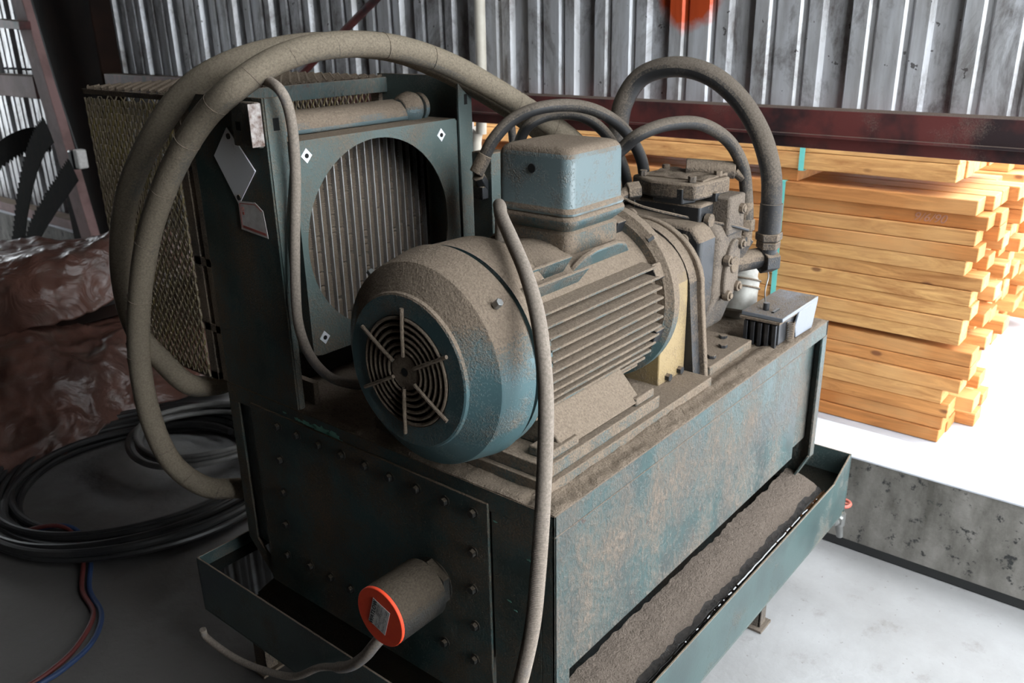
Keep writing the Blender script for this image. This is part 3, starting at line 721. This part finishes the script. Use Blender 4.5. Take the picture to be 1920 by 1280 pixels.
# filter canister
t = thing('oil_filter', 'pale upright filter canister with metal bands behind the pump', 'filter', (1.16, .24, .88))
MB().lathe((1.16, .23, .8805), (0, 0, 1), [(0, .05), (.02, .056), (.10, .056), (.14, .045), (.16, .03)], 32).build('canister', 'filter', t)
MB().lathe((1.085, .19, .915), (.35, .05, .94), [(0, .038), (.005, .044), (.09, .044), (.10, .036), (.16, .036)], 28).build('head', 'filter', t)
for d in (.03, .05): MB().torus(Vector((1.085, .19, .915)) + Vector((.35, .05, .94)).normalized()*(d+.04), (.35, .05, .94), .0455, .003, 28, 6).build('band', 'iron2', t)
MB().tube([(1.03, .095, 1.065), (1.045, .095, 1.04), (1.02, .09, 1.01), (1.03, .09, .97)], .0018, 6).build('tie_wire', 'brass', t)

# black limit switch block at the deck corner
t = thing('relay_box', 'black ribbed relay box with grey steel cover on the tank corner', 'box', (1.04, .06, .884))
MB().box(.965, 1.085, .022, .115, .890, .948).build('relay_body', 'blackpl', t, bev=.002)
rb = MB()
for k in range(5): rb.box(.955, .968, .026 + k*.019, .036 + k*.019, .878 + .004, .944)
rb.build('relay_ribs', 'blackpl', t, bev=.001)
MB().box(.950, 1.19, .016, .122, .950, .955).build('dust_lip', 'dustpile', t)
MB().box(.958, 1.19, .012, .122, .955, .966).build('cover_top', 'greypl', t, bev=.002)
MB().prism([(1.055, .888), (1.165, .884), (1.19, .956), (1.065, .956), (1.045, .92)], 1, .012, .018).build('cover_side', 'greypl', t, bev=.0015)
MB().bar((.985, .05, .955), (1.02, .05, .955), .006, .03).build('cover_screw', 'blackpl', t)
sp = MB(); P = []
for i in range(12*11): a = 2*PI*i/12; P.append((1.015 + .011*math.cos(a), .012 + .011*math.sin(a)*.8, .892 + .0045*i/12))
sp.tube(P, .0014, 6, 0); sp.build('coil_spring', 'iron2', t)
MB().cyl((1.0, .075, .962), (1.0, .075, .985), .008, n=12).build('plunger', 'blackpl', t)
MB().box(.97, 1.02, .04, .09, .8835, .892).build('base_block', 'blackpl', t)

# ------------------------------------------------------------------ cooler
t = thing('oil_cooler', 'upright teal oil cooler with round shroud opening and mesh guard', 'cooler', (.3, 1.0, .88))
CZ = 1.541
MB().box(.0, .006, .70, .965, .882, CZ).build('side_plate', 'tankend', t, bev=.001)
sf = MB().prism([(.004, .882), (.018, .882), (.020, 1.28), (.046, 1.40), (.048, CZ), (.004, CZ)], 1, .697, .703); sf.build('post_flange', 'frame', t, bev=.001)
MB().box(.018, .032, .6965, .6972, 1.478, 1.502).build('slot_hole', 'hole', t)
MB().box(.588, .594, .70, 1.02, .882, 1.546).build('side_plate', 'frame', t, bev=.001)
MB().box(.547, .594, .694, .700, .882, 1.546).build('post_flange', 'frame', t, bev=.001)
MB().box(.567, .577, .6932, .694, 1.482, 1.506).build('slot_hole', 'hole', t)
# shroud box with round opening
hx, hz2, hr2 = .288, 1.221, .213
sx0, sx1, sz0, sz1 = .060, .546, .985, 1.451
b = MB(); n = 96; ring = []; outer = []
for i in range(n):
    a = 2*PI*i/n + PI/4; c, s_ = math.cos(a), math.sin(a)
    ring.append((hx + hr2*c, hz2 + hr2*s_))
    k = 1e9
    for (d_, lim) in ((c, (sx1 - hx) if c > 0 else (sx0 - hx)), (s_, (sz1 - hz2) if s_ > 0 else (sz0 - hz2))):
        if abs(d_) > 1e-6: k = min(k, lim / d_)
    outer.append((hx + k*c, hz2 + k*s_))
vs = [(p[0], y, p[1]) for y in (.702, .705) for q in (ring, outer) for p in q]
fs = []
for i in range(n):
    j = (i+1) % n
    fs += [(i, j, n+j, n+i), (2*n+i, 2*n+j, 3*n+j, 3*n+i), (i, j, 2*n+j, 2*n+i), (n+i, n+j, 3*n+j, 3*n+i)]
b.add(vs, fs)
b.box(sx0, sx1, .705, .80, sz1-.003, sz1); b.box(sx0, sx1, .705, .80, sz0, sz0+.003); b.box(sx0, sx0+.003, .705, .80, sz0, sz1); b.box(sx1-.003, sx1, .705, .80, sz0, sz1)
b.build('fan_shroud', 'frame', t, smooth=20)
for x, z_ in ((.093, 1.420), (.490, 1.418), (.093, 1.024)):
    b = MB(); r_ = .014; vs = [(x, .7005, z_+r_*1.1), (x+r_, .7005, z_), (x, .7005, z_-r_*1.1), (x-r_, .7005, z_)]
    b.add(vs + [(v[0], .702, v[2]) for v in vs], [(0, 1, 2, 3), (0, 1, 5, 4), (1, 2, 6, 5), (2, 3, 7, 6), (3, 0, 4, 7)])
    d = b.build('washer', 'white', t, smooth=0); d['label'] = 'small diamond-shaped bare metal washer'
    MB().cyl((x, .7003, z_), (x, .6995, z_), .005, n=14).build('bolt_hole', 'hole', d)
# core: flat tubes and louvred fins
core = MB(); fins = MB(); pitch = .0235; x = sx0 + .012; rr = random.Random(2)
while x < sx1 - .01:
    core.box(x, x+.0028, .797, .835, sz0 + .004, sz1 - .004)
    z_ = sz0 + .01
    while z_ < sz1 - .01:
        if rr.random() < .93:
            tl = rr.uniform(-.0006, .0006)
            fins.add([(x+.003, .805, z_+tl), (x+pitch-.001, .805, z_-tl), (x+pitch-.001, .811, z_+.0028), (x+.003, .811, z_+.0028)], [(0, 1, 2, 3)])
        z_ += .0042
    x += pitch
core.build('core_tubes', 'core', t, smooth=0); fins.build('core_fins', 'corefin', t, smooth=0)
MB().box(sx0, sx1, .812, .845, sz0, sz1).build('core_block', 'corefin', t)
# header tank
hd = MB().prism([(.772, 1.462), (.775, 1.476), (.79, 1.492), (.82, 1.499), (.85, 1.494), (.865, 1.47), (.865, 1.452), (.774, 1.452)], 0, .05, .455)
hd.build('header_tank', 'hdr', t, bev=.004)
MB().lathe((.465, .80, 1.475), (1, 0, .02), [(-.015, .026), (0, .036), (.02, .040), (.035, .036), (.038, .022), (.046, .022), (.046, .034), (.058, .034), (.062, .03)], 32).build('hose_union', 'hdr', t, bev=.002)
# back frame of the guard
gy0, gy1, gz0 = 1.035, 1.425, .875
MB().box(.006, .588, .985, 1.0, 1.500, CZ - .004).build('rear_rail', 'tank', t, bev=.001)
fr = MB().box(0, .02, 1.005, gy0, gz0, CZ-.004); fr.box(.575, .594, 1.005, gy0, gz0, CZ-.004); fr.box(0, .594, 1.005, gy0, gz0, gz0+.02)
fr.box(-.004, .008, gy0, gy1, CZ-.018, CZ-.006); fr.box(.588, .594, gy0, gy1, CZ-.018, CZ-.006); fr.box(-.004, .594, gy1-.01, gy1, CZ-.018, CZ-.006)
fr.box(.0, .594, gy1-.008, gy1, gz0, gz0+.012); fr.box(.0, .008, gy0, gy1, gz0-.004, gz0+.006); fr.box(.588, .594, gy0, gy1, gz0-.004, gz0+.006)
fr.box(.0, .02, .965, .985, .882, CZ-.02); fr.box(.0, .02, .965, 1.03, 1.16, 1.18); fr.box(.0, .02, .965, 1.03, 1.0, 1.02)
fr.build('guard_frame', 'iron2', t, bev=.001)
def expanded(o, u, v, nrm, su, sv, pu, pv, name, mat, wd=.0026, dp=.0045):
    # strands run along v and zigzag in u, touching their neighbours at the knuckles
    o = Vector(o); u = Vector(u); v = Vector(v); nrm = Vector(nrm); b = MB()
    nu = int(su / pu); nv = int(sv / pv * 2)
    rr = random.Random(9)
    for i in range(nu + 1):
        vs = []
        for j in range(nv + 1):
            s_ = 1 if (i + j) % 2 else -1
            uu = i*pu + s_*(pu/2 - wd*.35) + rr.uniform(-.0004, .0004); vv = j*pv/2
            c = o + u*uu + v*vv + nrm*(dp*.35*s_)
            vs += [c - u*wd/2 - nrm*dp/2, c + u*wd/2 - nrm*dp/2, c + u*wd/2 + nrm*dp/2, c - u*wd/2 + nrm*dp/2]
        fs = [(j*4+k, j*4+(k+1) % 4, (j+1)*4+(k+1) % 4, (j+1)*4+k) for j in range(nv) for k in range(4)]
        b.add(vs, fs)
    return b.build(name, mat, t, smooth=0)
expanded((-.002, gy0+.004, gz0+.004), (0, 1, 0), (0, 0, 1), (1, 0, 0), gy1-gy0-.01, CZ-.02-gz0, .0118, .031, 'side_mesh', 'mesh')
expanded((.590, gy0+.004, gz0+.004), (0, 1, 0), (0, 0, 1), (1, 0, 0), gy1-gy0-.01, CZ-.02-gz0, .0118, .031, 'side_mesh', 'mesh')
expanded((.006, gy1-.004, gz0+.004), (1, 0, 0), (0, 0, 1), (0, 1, 0), .58, CZ-.02-gz0, .0118, .031, 'back_mesh', 'mesh')
expanded((.004, 1.0, CZ-.002), (1, 0, 0), (0, 1, 0), (0, 0, 1), .584, gy1-1.0, .0135, .036, 'top_mesh', 'dustpile', .004, .005)
# diamond placard, sticker and rusty box on the side plate
dm = MB(); vs = []
for y, z_ in ((.826, 1.480), (.745, 1.398), (.818, 1.322), (.886, 1.418)): vs.append((y, z_))
dm.prism(vs, 0, -.0035, -.0008)
d = dm.build('diamond_placard', 'white', t, bev=.0005); d['label'] = 'white diamond placard with two bolts'
for y, z_ in ((.822, 1.462), (.812, 1.338)): MB().cyl((-.0035, y, z_), (-.006, y, z_), .006, n=12).build('bolt', 'iron', d)
st = MB().prism([(.819, 1.330), (.76, 1.333), (.735, 1.318), (.728, 1.262), (.820, 1.270)], 0, -.0032, -.0024)
s_ = st.build('sticker', 'paper', t, smooth=0); s_['label'] = 'torn white sticker with red border'
rd = MB()
rd.bar((-.0036, .815, 1.3255), (-.0036, .76, 1.3290), .0016, .0004, (1, 0, 0)); rd.bar((-.0036, .76, 1.3290), (-.0036, .740, 1.317), .0016, .0004, (1, 0, 0)); rd.bar((-.0036, .8145, 1.325), (-.0036, .8155, 1.275), .0016, .0004, (1, 0, 0)); rd.bar((-.0036, .812, 1.277), (-.0036, .733, 1.2695), .0055, .0004, (1, 0, 0))
rd.torus((-.0036, .805, 1.315), (1, 0, 0), .0035, .0006, 16, 4).bar((-.0036, .808, 1.306), (-.0036, .802, 1.3055), .006, .0004, (1, 0, 0))
rd.build('sticker_border', 'red_ink', s_, smooth=0)
jb = MB().box(-.014, -.001, .705, .79, 1.447, 1.534).build('side_bracket', 'tank', t, bev=.003); jb['label'] = 'small rusted steel bracket box'
MB().box(-.0145, -.0135, .760, .775, 1.478, 1.495).build('bracket_hole', 'hole', jb)
MB().box(-.030, -.001, .7035, .706, 1.450, 1.532).build('bracket_face', 'redrust' if 'redrust' in M else 'primer', jb, bev=.001)
MB().box(.02, .58, .82, .98, .8825, .985).build('base_plenum', 'iron', t, bev=.003)
tx = MB().box(.040, .055, .69, .75, .882, .935); tx.build('foot_clip', 'iron2', t, bev=.001)

# steel post with block beside the terminal box
t = thing('manifold_post', 'short teal upright tube carrying a hose fitting behind the terminal box', 'post', (.53, .59, .88))
MB().box(.500, .560, .555, .615, .883, 1.385).build('post_tube', 'frame', t, bev=.002)
MB().cyl((.476, .575, 1.335), (.505, .58, 1.30), .016, n=6).box(.478, .50, .565, .595, 1.28, 1.31).build('elbow', 'iron', t, bev=.002)

# ------------------------------------------------------------------ hoses
def hose(name, pts, r, mat, label, wob=.02, n=16, bands=None, sm=8):
    o = MB().tube(pts, r, n, sm, wob).build('tmp', mat)
    o.name = name
    base = min(pts, key=lambda p: p[2]); origin_to(o, base)
    return tag(o, label, 'hose')
def ferrule(par, a, b, r, mat='iron2', nm='ferrule'):
    return MB().cyl(a, b, r, n=20).build(nm, mat, par, bev=.0015)
A = [(.13,.962,.545),(.11,1.00,.545),(0.060,1.033,0.546),(0.030,1.047,0.550),(-0.030,1.096,0.565),(-0.070,1.163,0.625),(-0.090,1.194,0.744),(-0.100,1.180,0.910),(-0.100,1.122,1.084),(-0.090,1.046,1.244),(-0.075,0.948,1.380),(-0.050,0.844,1.492),(-0.020,0.754,1.560),(0.060,0.718,1.608),(0.160,0.692,1.630),(0.300,0.672,1.626),(0.430,0.644,1.592),(0.550,0.610,1.534),(0.670,0.564,1.459),(0.760,0.517,1.389),(0.820,0.477,1.307),(0.845,0.44,1.21)]
B = [(.24,.962,.80),(.235,1.03,.80),(.19,1.11,.80),(0.120,1.136,0.801),(0.050,1.123,0.813),(-0.030,1.098,0.852),(-0.050,1.176,0.906),(-0.062,1.245,0.967),(-0.066,1.262,1.073),(-0.066,1.231,1.199),(-0.060,1.155,1.333),(-0.040,1.045,1.457),(0.000,0.962,1.545),(0.060,0.884,1.597),(0.180,0.842,1.625),(0.300,0.810,1.627),(0.420,0.768,1.610),(0.530,0.725,1.564),(0.640,0.672,1.497),(0.740,0.619,1.420),(0.800,0.563,1.343),(0.840,0.52,1.247),(.85,.45,1.19)]
ha = hose('return_hose', A, .0265, 'hose', 'front tan wrapped hose arching over the cooler from low on the tank', .03, 18)
tr_ = MB()
P = catmull(A, 8)
for i in range(22, len(P)-6, 7):
    MB().torus(P[i], (P[i+1]-P[i-1]) + Vector((0, .0, .006)), .0267, .0006, 20, 4).build('tape_edge', 'iron2', ha)
sk = MB()
for (i0, i1) in ((56, 66), (44, 49)):
    for i in range(i0, i1, 2):
        q = P[i]; tg = (P[i+1]-P[i-1]).normalized(); sd = Vector((-.64, .72, 0)).cross(Vector((0,0,1))); sd = Vector((-.55, .80, .1)).normalized()
        sk.bar(q + sd*.024 - tg*.010, q + sd*.028 + tg*.012, .014, .002, sd)
sk.build('torn_wrap', 'primer', ha, smooth=0)
hb = hose('return_hose', B, .0265, 'hose', 'rear tan hose looping under the mesh guard, behind the front one', .02, 18)
Cc = [(.93,.50,1.215),(0.945,0.512,1.272),(0.950,0.502,1.385),(0.960,0.491,1.466),(0.980,0.450,1.529),(1.000,0.369,1.552),(1.020,0.283,1.534),(1.040,0.210,1.478),(1.040,0.147,1.398),(1.030,0.107,1.311),(1.020,0.094,1.235),(1.020,0.093,1.165)]
hc = hose('suction_hose', Cc, .0255, 'bhose', 'thick black hose in the tallest arch at the right of the pump', .02, 18)
ferrule(hc, (1.02, .093, 1.235), (1.02, .093, 1.160), .0275, 'bhose')
MB().hexn((1.02, .093, 1.162), (1.021, .093, 1.143), .0335).build('nut', 'iron2', hc, bev=.002)
MB().hexn((1.021, .093, 1.140), (1.022, .094, 1.122), .030).build('nut', 'iron2', hc, bev=.002)
MB().cyl((1.022, .094, 1.125), (1.023, .095, 1.085), .024, n=16).hexn((1.005, .102, 1.088), (1.04, .084, 1.088), .032).build('elbow', 'iron', hc, bev=.002)
D = [(0.475,0.580,1.341),(0.488,0.570,1.370),(0.504,0.550,1.416),(0.536,0.520,1.458),(0.583,0.480,1.482),(0.663,0.440,1.483),(0.725,0.400,1.461),(0.800,0.380,1.411),(0.857,0.370,1.338),(0.874,0.370,1.269),(0.870,0.370,1.209)]
hd_ = hose('case_hose', D, .0145, 'bhose', 'upper of the two thin black hoses arching behind the terminal box')
ferrule(hd_, D[0], (.492, .565, 1.382), .017)
ferrule(hd_, (.873,.37,1.255), D[-1], .017)
E_ = [(.66,.60,.885),(.66,.605,1.05),(0.655,0.60,1.25),(0.648,0.600,1.347),(0.644,0.580,1.406),(0.652,0.550,1.441),(0.698,0.520,1.456),(0.752,0.480,1.448),(0.801,0.450,1.411),(0.829,0.420,1.351),(0.855,0.410,1.281),(0.850,0.400,1.200)]
hose('case_hose', E_, .0135, 'bhose', 'lower of the two thin black hoses arching behind the terminal box')
F = [(.64,.53,.885),(.63,.53,1.05),(.62,.48,1.22),(0.635,0.41,1.31),(0.669,0.360,1.352),(0.700,0.330,1.387),(0.714,0.290,1.422),(0.774,0.250,1.441),(0.853,0.210,1.435),(0.925,0.175,1.392),(0.960,0.150,1.330),(0.972,0.140,1.263),(0.966,0.130,1.201),(0.965,0.130,1.161)]
hf = hose('pressure_hose', F, .0155, 'bhose', 'thin black hose arching from the terminal box over the pump')
ferrule(hf, (.970, .137, 1.24), (.965, .131, 1.175), .0175)
MB().hexn((.966, .131, 1.200), (.965, .130, 1.172), .021).build('nut', 'iron2', hf, bev=.0015)
MB().cyl((.965, .130, 1.172), (.965, .130, 1.135), .016, n=14).build('stem', 'iron2', hf, bev=.0015)
hose('vent_hose', [(1.0,.912,1.46),(1.0,.909,1.422),(1.0,.904,1.353),(1.0,.89,1.25),(1.0,.86,1.10),(1.0,.80,.93),(1.0,.78,.885)], .012, 'bhose', 'thin upright dark hose seen behind the tan hoses near the beam')
Hh = [(.36,.19,1.30),(0.335,0.23,1.315),(0.29,0.28,1.325),(0.262,0.296,1.334),(0.230,0.300,1.338),(0.180,0.256,1.335),(0.120,0.182,1.312),(0.070,0.113,1.278),(0.030,0.059,1.233),(0.000,0.023,1.177),(-0.020,0.002,1.106),(-0.040,-0.011,1.023),(-0.060,-0.020,0.928),(-0.080,-0.027,0.840),(-0.090,-0.023,0.738),(-0.090,-0.004,0.639),(-0.090,0.023,0.530),(-0.090,0.051,0.413),(-0.135,.06,.30),(-0.16,.05,.12),(-.2,.04,.014),(-.4,0,.014)]
hh = [(.290,.352,1.20),(.288,.350,1.26),(.280,.342,1.31),(.255,.325,1.334)] + [(.225,.297,1.337)] + Hh[5:]
cd = hose('flexible_conduit', hh, .0128, 'conduit', 'grey flexible conduit hanging over the motor past the near tank corner', .05, 14)
P = catmull(hh, 8); rg = MB()
acc = 0
for i in range(8, len(P)-2):
    q = P[i]
    if q.z < .93:
        for k in range(4):
            pp = P[i].lerp(P[i+1], k/4)
            rg.torus(pp, P[i+1]-P[i], .0128, .0009, 14, 4)
rg.build('conduit_rings', 'conduit', cd)
I_ = [(0.10,0.93,1.52),(0.076,0.900,1.553),(0.062,0.820,1.566),(0.039,0.740,1.571),(0.020,0.670,1.559),(0.030,0.660,1.525),(0.035,0.660,1.464),(0.033,0.665,1.380),(0.021,0.670,1.274),(0.008,0.670,1.164),(0.002,0.665,1.086),(0.017,0.660,1.017),(0.048,0.650,0.963),(0.076,0.620,0.941),(0.102,0.580,0.938),(0.143,0.540,0.934),(.2,.51,.92)]
hose('cooler_conduit', I_, .0105, 'conduit', 'slim grey conduit hanging down the front of the cooler shroud')

# ------------------------------------------------------------------ left background
def blade(pts, wd, label, yaw):
    P = catmull(pts, 14); b = MB(); vs = []; n = len(P)
    for i, p in enumerate(P):
        tg = (P[min(i+1, n-1)] - P[max(i-1, 0)]).normalized()
        sd = Vector((1, 0, 0)).cross(tg).normalized() * yaw
        e = .022 if i % 2 else 0
        for dx in (0, .004):
            vs += [p + Vector((dx, 0, 0)) - sd*(wd/2), p + Vector((dx, 0, 0)) + sd*(wd/2 + e)]
    fs = []
    for i in range(n-1):
        a = i*4; c = a+4
        fs += [(a, a+1, c+1, c), (a+2, c+2, c+3, a+3), (a, c, c+2, a+2), (a+1, a+3, c+3, c+1)]
    fs += [(0, 1, 3, 2), ((n-1)*4, (n-1)*4+2, (n-1)*4+3, (n-1)*4+1)]
    o = b.add(vs, fs).build('saw_blade', 'blade', smooth=0)
    origin_to(o, min(pts, key=lambda p: p[2])); return tag(o, label, 'saw blade')
blade([(1.2, 5.934, .67), (1.25, 5.396, .918), (1.3, 5.10, 1.013), (1.35, 4.90, 1.03)], .13, 'black toothed band saw blade curving into the left edge', 1)
blade([(1.2, 4.52, 1.11), (1.2, 4.68, 1.03), (1.2, 4.90, .85), (1.2, 5.13, .6), (1.2, 5.33, .33), (1.2, 5.60, .03)], .14, 'black toothed band saw blade hanging in the middle of the loops', 1)
blade([(1.3, 4.53, .87), (1.3, 4.73, .75), (1.3, 4.97, .603), (1.3, 5.27, .402), (1.3, 5.52, .174), (1.3, 5.75, .02)], .13, 'black toothed band saw blade nearest the pinkish brace', 1)
t = thing('pendant_switch', 'small pendant switch hanging on a cord before the dark column', 'switch', (1.4, 4.66, .86))
MB().tube([(1.4, 5.05, 2.6), (1.4, 4.862, 1.79), (1.4, 4.776, 1.403), (1.4, 4.652, .973)], .006, 8).build('cord', 'wire', t)
MB().box(1.37, 1.43, 4.60, 4.66, .86, .975).build('switch_body', 'paper', t, bev=.01)
MB().box(1.37, 1.43, 4.675, 4.735, .85, .965).build('switch_cover', 'blackpl', t, bev=.01)

def cloth(name, rows, mat, label, amp=.05, nu=90, nv=60, seed=0):
    # rows: lists of points; bilinear through catmull in both directions, then folded
    R0 = [catmull(r, nu // (len(r)-1)) for r in rows]; m = min(len(r) for r in R0)
    G = []
    for i in range(m): G.append(catmull([r[i] for r in R0], nv // (len(rows)-1)))
    nvv = len(G[0]); vs = []
    for i in range(m):
        for j in range(nvv):
            p = G[i][j]; q = Vector((p.x*4 + seed, p.y*4, p.z*4))
            d = amp*noise.noise(q) + amp*.7*(.3-abs(noise.noise(q*1.7))) + amp*.3*(.3-abs(noise.noise(q*4)))
            vs.append((p.x - d*.3, p.y - d*.3, max(.008, p.z + d)))
    fs = [(i*nvv+j, i*nvv+j+1, (i+1)*nvv+j+1, (i+1)*nvv+j) for i in range(m-1) for j in range(nvv-1)]
    o = MB().add(vs, fs).build(name, mat, smooth=60)
    sd = o.modifiers.new('thickness', 'SOLIDIFY'); sd.thickness = .004
    origin_to(o, (sum(v[0] for v in vs)/len(vs), sum(v[1] for v in vs)/len(vs), 0))
    return tag(o, label, 'tarpaulin')
cloth('tarpaulin', [[(-.25, 2.55, .03), (.073, 2.62, .03), (.32, 2.68, .05), (.62, 2.77, .06), (1.0, 2.62, .04)],
                    [(-.1, 2.78, .16), (.16, 2.80, .20), (.40, 2.82, .19), (.66, 2.87, .16), (1.25, 2.80, .16)],
                    [(.1, 3.15, .34), (.30, 3.05, .37), (.55, 3.0, .33), (.8, 3.0, .30), (1.45, 3.0, .28)],
                    [(.2, 3.5, .36), (.40, 3.4, .38), (.65, 3.3, .36), (.9, 3.3, .35), (1.5, 3.3, .33)]], 'tarp', 'glossy brown plastic sheet spread low on the floor at left', .05)
cloth('tarpaulin', [[(.182, 3.32, .43), (.44, 3.12, .43), (.80, 3.12, .47), (1.35, 3.12, .50)],
                    [(.20, 3.36, .57), (.48, 3.16, .58), (.80, 3.16, .60), (1.35, 3.16, .62)],
                    [(.30, 3.55, .70), (.586, 3.32, .69), (.82, 3.26, .73), (1.1, 3.26, .77)],
                    [(.5, 4.0, .66), (.8, 3.8, .66), (1.1, 3.7, .66), (1.3, 3.6, .70)]], 'tarp', 'brown plastic sheet heaped over a bench below the saw blades', .05, seed=5)
t = thing('work_bench', 'dark low bench buried under the brown plastic sheets', 'bench', (.8, 3.5, 0))
MB().box(.42, 1.5, 3.24, 4.0, .36, .42).build('bench_top', 'brown', t, bev=.005)
MB().box(.42, 1.5, 3.30, 3.32, .02, .36).build('bench_panel', 'brown', t)
for x, y in ((.46, 3.5), (1.22, 3.34), (.5, 3.9), (1.22, 3.9)): MB().box(x, x+.05, y, y+.05, 0, .36).build('leg', 'brown', t)
# coils of cable on the floor
def coil(name, c, R0, R1, turns, r, mat, label, seed, sq=1.0, z0=0):
    rr = random.Random(seed); P = []; n = 40
    ph = [rr.uniform(0, 6) for _ in range(4)]
    off = [(rr.uniform(-.03, .03), rr.uniform(-.03, .03), rr.uniform(R0, R1), rr.random()) for _ in range(turns+1)]
    for i in range(turns*n):
        k = i // n; u = (i % n)/n; u = u*u*(3-2*u)
        a0, a1 = off[k], off[k+1]; a = 2*PI*i/n
        Rr = a0[2]*(1-u) + a1[2]*u; cx_ = c[0] + a0[0]*(1-u) + a1[0]*u; cy_ = c[1] + a0[1]*(1-u) + a1[1]*u
        lay = (a0[3]*(1-u) + a1[3]*u)
        P.append((cx_ + Rr*math.cos(a), cy_ + sq*Rr*math.sin(a), z0 + r + lay*.05*1.2 + .006*math.sin(3*a + ph[0])))
    o = MB().tube(P, r, 10, 2).build(name, mat); origin_to(o, (c[0], c[1], 0)); return tag(o, label, 'cable coil')
coil('cable_coil', (.34, 2.27), .38, .60, 17, .0145, 'wire', 'big coil of black cable on the floor left of the tank', 3)
coil('cable_coil', (.62, 2.25), .21, .30, 4, .011, 'gwire', 'smaller loops of grey cable beside the black coil', 8, 1.1, .07)
AIR = [(-.305,2.220,.012),(-.198,2.235,.012),(-.114,2.164,.050),(-.047,2.057,.080),(-.027,1.974,.060),(-.060,1.862,.030),(-.128,1.736,.012),(-.162,1.591,.012),(-.236,1.491,.012),(-.326,1.446,.012),(-.432,1.433,.012),(-.8,1.44,.012)]
tag(origin_to(MB().tube(AIR, .008, 10).build('air_line', 'bluehose'), (-.16, 1.6, 0)), 'thin blue air line snaking over the dark floor', 'air line')
tag(origin_to(MB().tube([(x - .018 - (.02 if i > 7 else 0), y + .012, z_ + .004) for i, (x, y, z_) in enumerate(AIR)], .0075, 10).build('air_line', 'redhose'), (-.18, 1.6, 0)), 'thin red air line beside the blue one on the floor', 'air line')
